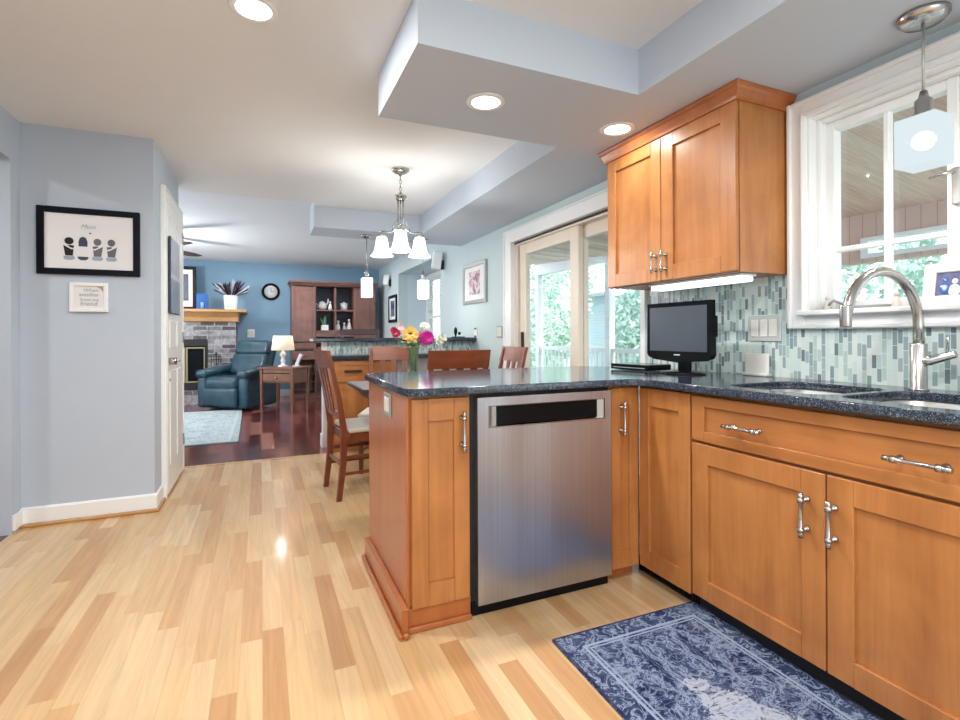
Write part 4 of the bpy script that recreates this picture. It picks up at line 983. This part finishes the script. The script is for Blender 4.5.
smooth(obj('lumbar_pillow', soft(-0.315, 0.315, 0.105, 0.25, 0.46, 0.815, 0.05, rt, (0, 0.25, 0.45)), 'leather', bk, world=False))
# end table
t = thing('end_table', 'brown wooden end table with a drawer beside the recliner', 'table', (0.32, 8.02, 0), radians(-38))
obj('tabletop', MB().box(-0.30, 0.30, -0.22, 0.24, 0.625, 0.65, 0.006), 'side_wood', t, world=False)
for sx_ in (-1, 1):
    for sy_ in (-1, 1):
        m = MB(); quad_post(m, [(sx_ * 0.255, 0.01 + sy_ * 0.19, 0), (sx_ * 0.255, 0.01 + sy_ * 0.19, 0.625)], [0.028, 0.042], [0.028, 0.042])
        obj('leg', m, 'side_wood', t, world=False)
obj('apron', MB().box(-0.235, 0.235, -0.19, -0.17, 0.57, 0.625).box(-0.235, 0.235, 0.19, 0.21, 0.42, 0.625).box(-0.265, -0.245, -0.16, 0.18, 0.42, 0.625).box(0.245, 0.265, -0.16, 0.18, 0.42, 0.625).box(-0.235, 0.235, -0.165, 0.19, 0.42, 0.435), 'side_wood', t, world=False)
dw = obj('drawer', MB().box(-0.23, 0.23, -0.195, -0.172, 0.44, 0.56, 0.004), 'side_wood', t, world=False)
obj('knob', MB().ball((0, -0.205, 0.50), 0.018), 'nickel', dw, world=False)
t = thing('table_lamp', 'white table lamp with cream shade on the end table', 'lamp', (0.30, 8.04, 0.651))
obj('base', MB().lathe([(0, 0), (0.07, 0), (0.07, 0.015), (0.03, 0.03), (0.022, 0.06), (0.04, 0.085), (0.022, 0.11), (0.028, 0.15), (0.05, 0.18), (0.03, 0.21), (0.015, 0.235), (0, 0.27)], (0, 0, 0), 24), 'ceramic', t, world=False)
obj('lamp_shade', MB().lathe([(0.165, 0.245), (0.135, 0.46), (0.131, 0.46), (0.161, 0.245)], (0, 0, 0), 32), 'cream_shade', t, world=False)
lamp('table_lamp_light', 'POINT', (0.30, 8.04, 1.0), 4, (1, 0.85, 0.65), 0.05)
t = thing('cordless_phone', 'white upright handset on the right side of the end table', 'phone', (0.48, 7.93, 0.651), radians(-20))
obj('cradle', MB().box(-0.05, 0.05, -0.03, 0.03, 0, 0.02, 0.005), 'ceramic', t, world=False)
obj('handset', MB().box(-0.024, 0.024, -0.012, 0.012, 0.018, 0.20, 0.006, Matrix.Rotation(radians(22), 3, 'Y'), (0, 0, 0.02)), 'ceramic', t, world=False)
# fireplace
t = thing('fireplace', 'whitewashed brick fireplace with oak mantel and black firebox', 'fireplace', (-1.4, 9.6, 0))
FFY = 9.32
br = MB().box(-0.80, -0.385, FFY, 9.998, 0, 1.36).box(-2.45, -2.03, FFY, 9.998, 0, 1.36).box(-2.03, -0.80, FFY, 9.998, 1.06, 1.36).box(-2.03, -0.80, FFY, 9.998, 0, 0.24)
obj('brick_surround', br, 'brick', t)
obj('mantel_shelf', MB().box(-2.62, -0.22, FFY - 0.20, 9.995, 1.50, 1.545, 0.004), 'mantel', t)
obj('mantel_beam', MB().prism([(FFY - 0.02, 1.34), (FFY - 0.05, 1.35), (FFY - 0.06, 1.42), (FFY - 0.15, 1.49), (FFY - 0.16, 1.50), (9.99, 1.50), (9.99, 1.34)], 'x', -2.50, -0.345), 'mantel', t)
fb = obj('firebox', MB().box(-2.03, -0.80, FFY + 0.4, FFY + 0.45, 0.24, 1.06).frame_y(FFY - 0.02, FFY + 0.01, -2.03, -0.80, 0.24, 1.06, 0.03, 0.03, 0.12, 0.11), 'blackm', t)
for xa in (-2.0, -1.63, -1.22): pass
obj('fire_door', MB().frame_y(FFY - 0.026, FFY - 0.01, -1.39, -1.115, 0.36, 0.93, 0.015, 0.022, 0.02, 0.02, 0.002), 'brass', fb)
obj('fire_door', MB().frame_y(FFY - 0.026, FFY - 0.01, -1.105, -0.84, 0.36, 0.93, 0.022, 0.015, 0.02, 0.02, 0.002), 'brass', fb)
obj('door_glass', MB().box(-2.0, -0.83, FFY - 0.008, FFY - 0.004, 0.36, 0.94), 'black', fb)
t = thing('fire_tools', 'black iron fireplace tool set standing before the bricks', 'fire tools', (-0.67, 9.22, 0))
obj('stand', MB().lathe([(0, 0), (0.09, 0), (0.09, 0.012), (0.012, 0.02), (0.008, 0.80), (0.02, 0.82), (0, 0.85)], (-0.67, 9.22, 0), 20).box(-0.75, -0.59, 9.214, 9.226, 0.72, 0.732), 'blackm', t)
for k, xx in enumerate((-0.74, -0.70, -0.64, -0.60)):
    obj('tool', MB().cyl((xx, 9.20, 0.12), (xx, 9.20, 0.78), 0.006, 8).box(xx - 0.022, xx + 0.022, 9.19, 9.21, 0.06, 0.16, 0.003), 'blackm', t)
# things on the mantel
t, p = framed(-1.75, -0.985, 1.545, 2.27, 9.60, 0.055, 'frame', 'black framed blue print with white mat standing on the mantel')
obj('mat_print', MB().box(-1.60, -1.10, 9.584, 9.588, 1.70, 2.14), 'darkblue', p)
t.location.z += 0.0
t = thing('candle_holder', 'square blue glass candle holder on the mantel', 'candle holder', (-0.87, 9.35, 1.546))
obj('glass_box', MB().box(-0.955, -0.79, 9.28, 9.42, 1.546, 1.80, 0.006), 'blueglass', t)
obj('candle', MB().cyl((-0.872, 9.272, 1.56), (-0.872, 9.272, 1.66), 0.022), plain('pale_candle', (0.25, 0.42, 0.68), 0.5), t)
t = thing('ribbed_vase', 'white ribbed vase of dark dried stems at the end of the mantel', 'vase', (-0.46, 9.35, 1.546))
rb = MB(); rings = []
for z, r_ in ((0, 0.085), (0.24, 0.098)):
    rings.append([Vector((-0.46 + (r_ + 0.008 * cos(k * pi)) * cos(2 * pi * k / 32), 9.35 + (r_ + 0.008 * cos(k * pi)) * sin(2 * pi * k / 32), 1.546 + z)) for k in range(32)])
rb.loft(rings); obj('vase', rb, 'ceramic', t)
m1, m2 = MB(), MB(); rnd = random.Random(5)
for i in range(70):
    a_ = rnd.uniform(0, 6.28); sp = rnd.uniform(0.05, 0.30); hh = rnd.uniform(0.06, 0.24) * (1.2 - sp)
    b_ = Vector((-0.46 + 0.04 * cos(a_), 9.35 + 0.04 * sin(a_), 1.77)); e_ = Vector((-0.46 + sp * cos(a_), 9.35 + 0.6 * sp * sin(a_), 1.80 + hh))
    (m1 if i % 3 else m2).tube([b_, b_.lerp(e_, 0.5), e_.lerp(b_, 0.15), e_], [0.003, 0.009, 0.013, 0.003], 5)
o = obj('dark_stems', m1, plain('dried_dark', (0.04, 0.025, 0.05), 0.8, var=0.3), t); o['kind'] = 'stuff'
o = obj('pale_stems', m2, plain('dried_pale', (0.55, 0.55, 0.62), 0.8, var=0.2), t); o['kind'] = 'stuff'
# clock and outlet on the far wall
t = thing('wall_clock', 'round black rimmed wall clock on the blue wall', 'clock', (0.17, 9.99, 1.92))
obj('rim', MB().lathe([(0.115, 0), (0.15, 0), (0.155, 0.02), (0.12, 0.03), (0.112, 0.012)], (0, 0, 0), 40, ring=True).xform(Matrix.Translation((0.17, 9.995, 1.92)) @ FACE_Y), 'black', t)
fc = obj('dial', MB().lathe([(0, 0), (0.12, 0), (0.12, 0.01), (0, 0.01)], (0, 0, 0), 40).xform(Matrix.Translation((0.17, 9.995, 1.92)) @ FACE_Y), 'paper', t)
obj('hand', MB().box(0.167, 0.173, 9.98, 9.983, 1.92, 2.00), 'black', fc); obj('hand', MB().box(0.17, 0.235, 9.98, 9.983, 1.917, 1.923), 'black', fc)
t = thing('light_switch', 'small double switch plate on the blue wall above the recliner', 'switch', (-0.165, 9.99, 1.16))
obj('cover_plate', MB().box(-0.225, -0.105, 9.985, 9.999, 1.08, 1.23, 0.003), 'white', t)
for k in (0, 1): obj('rocker', MB().box(-0.205 + 0.05 * k, -0.17 + 0.05 * k, 9.981, 9.986, 1.11, 1.20, 0.002), 'ivory', t)
# armoire
AY = 9.45
t = thing('armoire', 'large reddish brown armoire with two doors and open shelves on the far wall', 'armoire', (1.24, 9.7, 0))
a0, a1, zt = 0.50, 1.98, 2.035
obj('carcass', MB().box(a0, a0 + 0.03, AY + 0.02, 9.98, 0, zt).box(a1 - 0.03, a1, AY + 0.02, 9.98, 0, zt).box(a0 + 0.03, a1 - 0.03, 9.96, 9.98, 0.0, zt).box(a0 + 0.03, a1 - 0.03, AY + 0.02, 9.96, 0.86, 0.90).box(a0 + 0.03, a1 - 0.03, AY + 0.02, 9.96, 0.0, 0.08).box(0.885, 0.912, AY + 0.02, 9.96, 0.08, 0.86).box(1.575, 1.602, AY + 0.02, 9.96, 0.08, 0.86).box(0.885, 0.912, AY + 0.02, 9.96, 0.90, zt).box(1.575, 1.602, AY + 0.02, 9.96, 0.90, zt).box(a0 + 0.03, a1 - 0.03, AY + 0.02, 9.96, zt - 0.03, zt), 'armoire', t)
obj('cornice', MB().box(a0 - 0.045, a1 + 0.045, AY - 0.05, 9.985, zt + 0.02, zt + 0.055, 0.006).box(a0 - 0.02, a1 + 0.02, AY - 0.02, 9.982, zt - 0.01, zt + 0.02, 0.006), 'armoire_x', t)
def panel_door(x0, x1, z0, z1): return MB().frame_y(AY, AY + 0.02, x0, x1, z0, z1, 0.055, 0.055, 0.06, 0.06, 0.004).box(x0 + 0.05, x1 - 0.05, AY + 0.008, AY + 0.018, z0 + 0.055, z1 - 0.055)
for (x0, x1) in ((a0 + 0.005, 0.90), (1.588, a1 - 0.005)):
    obj('door', panel_door(x0, x1, 1.00, 1.985), 'armoire', t)
    dd_ = obj('drawer', MB().box(x0, x1, AY, AY + 0.02, 0.88, 0.985, 0.005), 'armoire_x', t)
    dd_ = obj('drawer', MB().box(x0, x1, AY, AY + 0.02, 0.68, 0.84, 0.005), 'armoire_x', t)
    obj('knob', MB().ball(((x0 + x1) / 2, AY - 0.012, 0.76), 0.016), 'nickel', dd_)
obj('divider', MB().box(1.235, 1.262, AY + 0.005, 9.96, 0.90, 1.985, 0.002), 'armoire', t)
obj('shelf', MB().box(0.912, 1.235, AY + 0.01, 9.955, 1.555, 1.58).box(1.262, 1.575, AY + 0.01, 9.955, 1.555, 1.58), 'armoire_x', t)
obj('shelf', MB().box(0.912, 1.235, AY + 0.01, 9.955, 1.18, 1.205).box(1.262, 1.575, AY + 0.01, 9.955, 1.18, 1.205), 'armoire_x', t)
for k, z in enumerate((1.085, 0.975)):
    for (x0, x1) in ((0.916, 1.232), (1.265, 1.572)): obj('drawer', MB().box(x0, x1, AY, AY + 0.02, z, z + 0.09, 0.004), 'armoire_x', t)
for k in range(4): obj('wine_rack_bar', MB().box(0.58, 0.88, AY + 0.03, AY + 0.05, 0.14 + 0.14 * k, 0.155 + 0.14 * k), 'armoire_x', t)
# back panels painted dark are part of the carcass
obj('back_panel', MB().box(0.912, 1.235, 9.945, 9.955, 1.21, 2.0).box(1.262, 1.575, 9.945, 9.955, 1.21, 2.0), 'darkblue', t, label='dark blue back panel of the open shelves')
SA, SBZ = 1.581, 1.206
t = thing('teapot', 'white lidded pot on the upper left shelf of the armoire', 'ornament', (1.035, 9.65, SA))
obj('body', MB().lathe([(0, 0), (0.05, 0), (0.085, 0.05), (0.08, 0.11), (0.04, 0.15), (0, 0.17)], (0, 0, 0), 20), 'ceramic', t, world=False)
obj('spout', MB().tube([(0.06, 0, 0.07), (0.10, 0, 0.14), (0.11, 0, 0.21)], [0.02, 0.016, 0.012], 8), 'ceramic', t, world=False)
obj('handle', MB().tube([(-0.07, 0, 0.10), (-0.11, 0, 0.12), (-0.11, 0, 0.06), (-0.07, 0, 0.04)], 0.009, 8), 'ceramic', t, world=False)
def statuette(x, z, h, label):
    t = thing('statuette', label, 'ornament', (x, 9.62, z))
    obj('body', MB().lathe([(0, 0), (0.24 * h, 0), (0.2 * h, 0.3 * h), (0.12 * h, 0.6 * h), (0.05 * h, 0.72 * h), (0, 0.73 * h)], (0, 0, 0), 14), 'ceramic', t, world=False)
    obj('head', MB().ball((0, 0, 0.85 * h), 0.13 * h), 'ceramic', t, world=False)
statuette(1.175, SA, 0.17, 'small white statuette right of the teapot on the upper left shelf')
statuette(1.315, SBZ, 0.19, 'white statuette at the left of the lower right armoire shelf')
statuette(1.425, SBZ, 0.15, 'shortest white statuette, in the middle of the lower right armoire shelf')
statuette(1.515, SBZ, 0.22, 'tallest white statuette, at the right of the lower right armoire shelf')
t = thing('canister', 'white round canister on the upper right shelf of the armoire', 'ornament', (1.42, 9.62, SA))
obj('body', MB().lathe([(0, 0), (0.065, 0), (0.065, 0.11), (0.0, 0.11)], (0, 0, 0), 20), 'ceramic', t, world=False)
obj('lid', MB().lathe([(0, 0.11), (0.069, 0.11), (0.069, 0.13), (0.015, 0.14), (0.012, 0.155), (0, 0.157)], (0, 0, 0), 20), 'ceramic', t, world=False)
t = thing('potted_succulent', 'green potted plant in a white square pot on the lower left armoire shelf', 'plant', (1.07, 9.60, SBZ))
obj('pot', MB().box(-0.065, 0.065, -0.06, 0.06, 0, 0.10, 0.006), 'ceramic', t, world=False)
m = MB(); rnd = random.Random(9)
for i in range(16):
    a_ = rnd.uniform(0, 6.28); r_ = rnd.uniform(0.02, 0.08); hh = rnd.uniform(0.17, 0.29)
    m.tube([(0.02 * cos(a_), 0.02 * sin(a_), 0.09), (r_ * 0.7 * cos(a_), r_ * 0.6 * sin(a_), hh * 0.75), (r_ * cos(a_), r_ * 0.7 * sin(a_), hh)], [0.012, 0.013, 0.003], 6)
o = obj('foliage', m, plain('succulent', (0.16, 0.42, 0.22), 0.5, var=0.3), t, world=False); o['kind'] = 'stuff'
# right living room wall
mt, nt, b_ = nmat('dark_seascape'); nt.links.new(ramp(nt, noise(nt, coords(nt), 5, 3), [(0.35, (0.03, 0.06, 0.14)), (0.65, (0.25, 0.33, 0.48))]), b_.inputs['Base Color'])
framed_x(8.53, 9.10, 1.34, 1.82, W - 0.001, 0.05, 'frame', 'dark framed picture on the narrow wall beyond the bay window', mt)
for (yy, zz, k_, lab) in ((9.0, 2.10, 0.75, 'white wall speaker above the dark framed picture, near the far corner'), (6.12, 2.05, 0.9, 'white wall speaker high on the right wall before the bay window')):
    t = thing('wall_speaker', lab, 'speaker', (W - 0.03, yy, zz))
    obj('bracket', MB().box(W - 0.035, W - 0.001, yy - 0.02, yy + 0.02, zz - 0.10, zz + 0.02, 0.003), 'blackm', t)
    obj('housing', MB().box(W - 0.035 - 0.13 * k_, W - 0.035, yy - 0.085 * k_, yy + 0.085 * k_, zz - 0.11 * k_, zz + 0.13 * k_, 0.012, Matrix.Rotation(radians(-14), 3, 'Z') @ Matrix.Rotation(radians(8), 3, 'Y')), 'white', t)
# bar stool behind the ledge
t = thing('bar_stool', 'dark wooden bar stool whose back rail shows above the half wall ledge', 'stool', (1.08, 5.78, 0))
for sx_ in (-1, 1):
    m = MB(); quad_post(m, [(sx_ * 0.20, 0.21, 0), (sx_ * 0.20, 0.19, 0.68), (sx_ * 0.21, 0.27, 1.14)], 0.032, 0.032); obj('leg', m, 'dark_wood', t, world=False)
    m = MB(); quad_post(m, [(sx_ * 0.20, -0.17, 0), (sx_ * 0.19, -0.15, 0.66)], 0.032, 0.032); obj('leg', m, 'dark_wood', t, world=False)
obj('seat', MB().box(-0.22, 0.22, -0.18, 0.21, 0.66, 0.71, 0.015), 'dark_wood', t, world=False)
obj('backrest', MB().box(-0.24, 0.24, 0.252, 0.275, 1.115, 1.18, 0.006).box(-0.20, 0.20, 0.235, 0.25, 0.92, 0.96, 0.003), 'dark_wood', t, world=False)
obj('footrest', MB().box(-0.19, 0.19, -0.178, -0.158, 0.25, 0.28, 0.003).box(-0.205, -0.19, -0.16, 0.20, 0.30, 0.33).box(0.19, 0.205, -0.16, 0.20, 0.30, 0.33), 'dark_wood', t, world=False)
# ceiling fan
t = thing('ceiling_fan', 'dark red-brown ceiling fan, only blade tips showing past the closet wall', 'fan', (-1.45, 7.45, HL))
obj('rod', MB().lathe([(0, 0), (0.07, 0), (0.06, -0.04), (0.014, -0.05), (0.014, -0.14), (0, -0.14)], (0, 0, 0)), 'nickel', t, world=False)
obj('motor', MB().lathe([(0, -0.13), (0.08, -0.13), (0.13, -0.17), (0.13, -0.23), (0.08, -0.27), (0, -0.27)], (0, 0, 0)), 'nickel', t, world=False)
obj('added_light_bowl', MB().lathe([(0, -0.36), (0.06, -0.35), (0.11, -0.31), (0.12, -0.27), (0, -0.27)], (0, 0, 0)), 'shade', t, world=False)  # glowing bowl added on the hidden hub to go with the fill lamp
for k in range(5):
    a_ = radians(-36 + 72 * k); rot = Matrix.Rotation(a_, 4, 'Z') @ Matrix.Rotation(radians(30), 4, 'X')
    m = MB().prism([(0.16, -0.035), (0.30, -0.065), (0.66, -0.075), (0.78, -0.05), (0.87, 0.0), (0.78, 0.05), (0.66, 0.075), (0.30, 0.065), (0.16, 0.035)], 'z', -0.005, 0.005).xform(Matrix.Translation((0, 0, -0.20)) @ rot)
    obj('blade', m, 'fanred', t, world=False)
lamp('fan_fill_light', 'POINT', (-1.45, 7.45, 1.95), 80, (1, 0.97, 0.94), 0.12)  # added fill lamp, hidden by the closet wall, brightens the living room
for (x, y) in ((-1.6, 8.9), (1.2, 8.6), (1.3, 7.0), (0.3, 9.0)):  # fill discs added to brighten the living room, no fixtures in its ceiling
    lamp('downlight_and_fill', 'AREA', (x, y, HL - 0.012), 9, (1.0, 0.97, 0.93), 0.12)
lamp('downlight_and_fill', 'AREA', (-2.2, 2.8, H2 - 0.012), 14, (1.0, 0.97, 0.93), 0.12)  # unseen lamp under the hall ceiling, no fixture

# ================================================================== OUTSIDE
struct('floor', MB().box(W + 0.16, 5.6, -1.5, 12.0, -0.25, -0.12), 'deck')
struct('trim_3', MB().box(5.6, 60, -30, 60, -0.9, -0.8).box(W + 0.16, 5.6, 12, 60, -0.9, -0.8), 'lawn')
t = thing('porch_roof', 'board lined porch roof with a brown clad gable band outside the kitchen window', 'porch', (4.0, 4.0, 2.6))
pc = [(W + 0.17, -1.5, 2.80), (5.6, -1.5, 2.12), (5.6, 4.6, 2.30), (5.6, 9.5, 2.62), (W + 0.17, 9.5, 2.80), (W + 0.17, 4.6, 2.80)]
pm = MB()
for q in ((0, 1, 2, 5), (5, 2, 3, 4)):
    pm.loft([[Vector(pc[i]) for i in q], [Vector(pc[i]) + Vector((0, 0, 0.06)) for i in q]])
obj('ceiling_boards', pm, 'porchwood', t)
obj('beam', MB().box(5.45, 5.6, 4.6, 9.5, 2.38, 2.62), 'white', t)
gb = MB().box(5.45, 5.58, -1.5, 1.70, 1.80, 2.62).box(5.45, 5.58, 3.05, 4.6, 1.80, 2.62).box(5.45, 5.58, 1.7, 3.05, 2.04, 2.62).box(5.45, 5.58, 1.7, 3.05, 1.80, 1.84)
gbo = obj('gable_band', gb, 'porchwall', t)
wq = obj('band_window', MB().frame_x(5.42, 5.56, 1.70, 3.05, 1.84, 2.04, 0.07, 0.07, 0.04, 0.04), 'white', gbo)
for yy in (-1.4, 4.52, 7.0, 9.4):
    obj('post', MB().box(5.46, 5.58, yy, yy + 0.12, -0.12, 2.40 if yy > 4 else 1.8), 'white', t)
t = thing('deck_railing', 'white porch railing beyond the sliding glass door', 'railing', (5.5, 6.5, -0.12))
obj('rail', MB().box(5.49, 5.55, 4.64, 9.4, 0.80, 0.87).box(5.49, 5.55, 4.64, 9.4, 0.0, 0.06), 'white', t)
for i in range(33): obj('baluster', MB().box(5.505, 5.535, 4.74 + i * 0.14, 4.77 + i * 0.14, 0.06, 0.80), 'white', t)
t = thing('neighbouring_house', 'pale sided house with a white framed window beyond the porch', 'house', (11, 12.0, -0.8))
obj('wall', MB().box(9.5, 15, 9.5, 13.5, -0.8, 2.3), 'siding', t)
obj('roof', MB().prism([(9.1, 2.25), (12.25, 3.6), (15.4, 2.25), (15.4, 2.35), (12.25, 3.75), (9.1, 2.35)], 'y', 9.2, 13.8), 'deck', t)
wq = obj('window', MB().frame_x(9.44, 9.52, 10.6, 12.0, 0.3, 1.8, 0.1, 0.1, 0.1, 0.1), 'white', t)
obj('pane', MB().box(9.46, 9.5, 10.7, 11.9, 0.4, 1.7), 'steelsink', wq)
def tree(x, y, r, h, mat, label, seed):
    rnd = random.Random(seed)
    t = thing('leafy_tree', label, 'tree', (x, y, -0.8), group='trees around the yard')
    obj('trunk', MB().tube([(0, 0, 0), (0.1, 0, h * 0.4), (0, 0.1, h * 0.7)], [0.14, 0.10, 0.05], 8), 'deck', t, world=False)
    m = MB()
    for i in range(6000):
        u = rnd.gauss(0, 1); v = rnd.gauss(0, 1); w_ = rnd.gauss(0, 1); n_ = math.sqrt(u * u + v * v + w_ * w_) or 1
        rr = rnd.uniform(0.55, 1.0) ** 0.5
        c = Vector((u / n_ * r * rr, v / n_ * r * rr, h * 0.58 + w_ / n_ * h * 0.45 * rr))
        a_ = Vector((rnd.uniform(-1, 1), rnd.uniform(-1, 1), rnd.uniform(-1, 1))).normalized(); b_ = a_.cross(Vector((rnd.uniform(-1, 1), rnd.uniform(-1, 1), 0.3))).normalized()
        s_ = rnd.uniform(0.04, 0.10)
        m.bm.faces.new([m.bm.verts.new(c + a_ * s_), m.bm.verts.new(c + b_ * s_ * 0.6), m.bm.verts.new(c - a_ * s_), m.bm.verts.new(c - b_ * s_ * 0.6)])
    obj('foliage', m, mat, t, world=False)['kind'] = 'stuff'
tree(6.9, 12.6, 1.9, 5.2, 'leafA', 'light green tree seen through the left pane of the sliding door', 1)
tree(8.4, 17.2, 2.5, 6.5, 'leafB', 'tall tree farthest behind the sliding door', 2)
tree(13.8, 19.0, 2.6, 6.2, 'leafA', 'tree behind the roof of the pale house', 3)
tree(7.9, 8.3, 1.2, 3.4, 'leafB', 'small tree beyond the porch railing, right pane of the sliding door', 4)
tree(8.4, 5.3, 1.5, 4.6, 'leafB', 'bushy tree seen through the lower left panes of the kitchen window', 5)
tree(8.8, 2.3, 1.4, 4.6, 'leafA', 'bushy tree behind the photo frame in the kitchen window', 6)
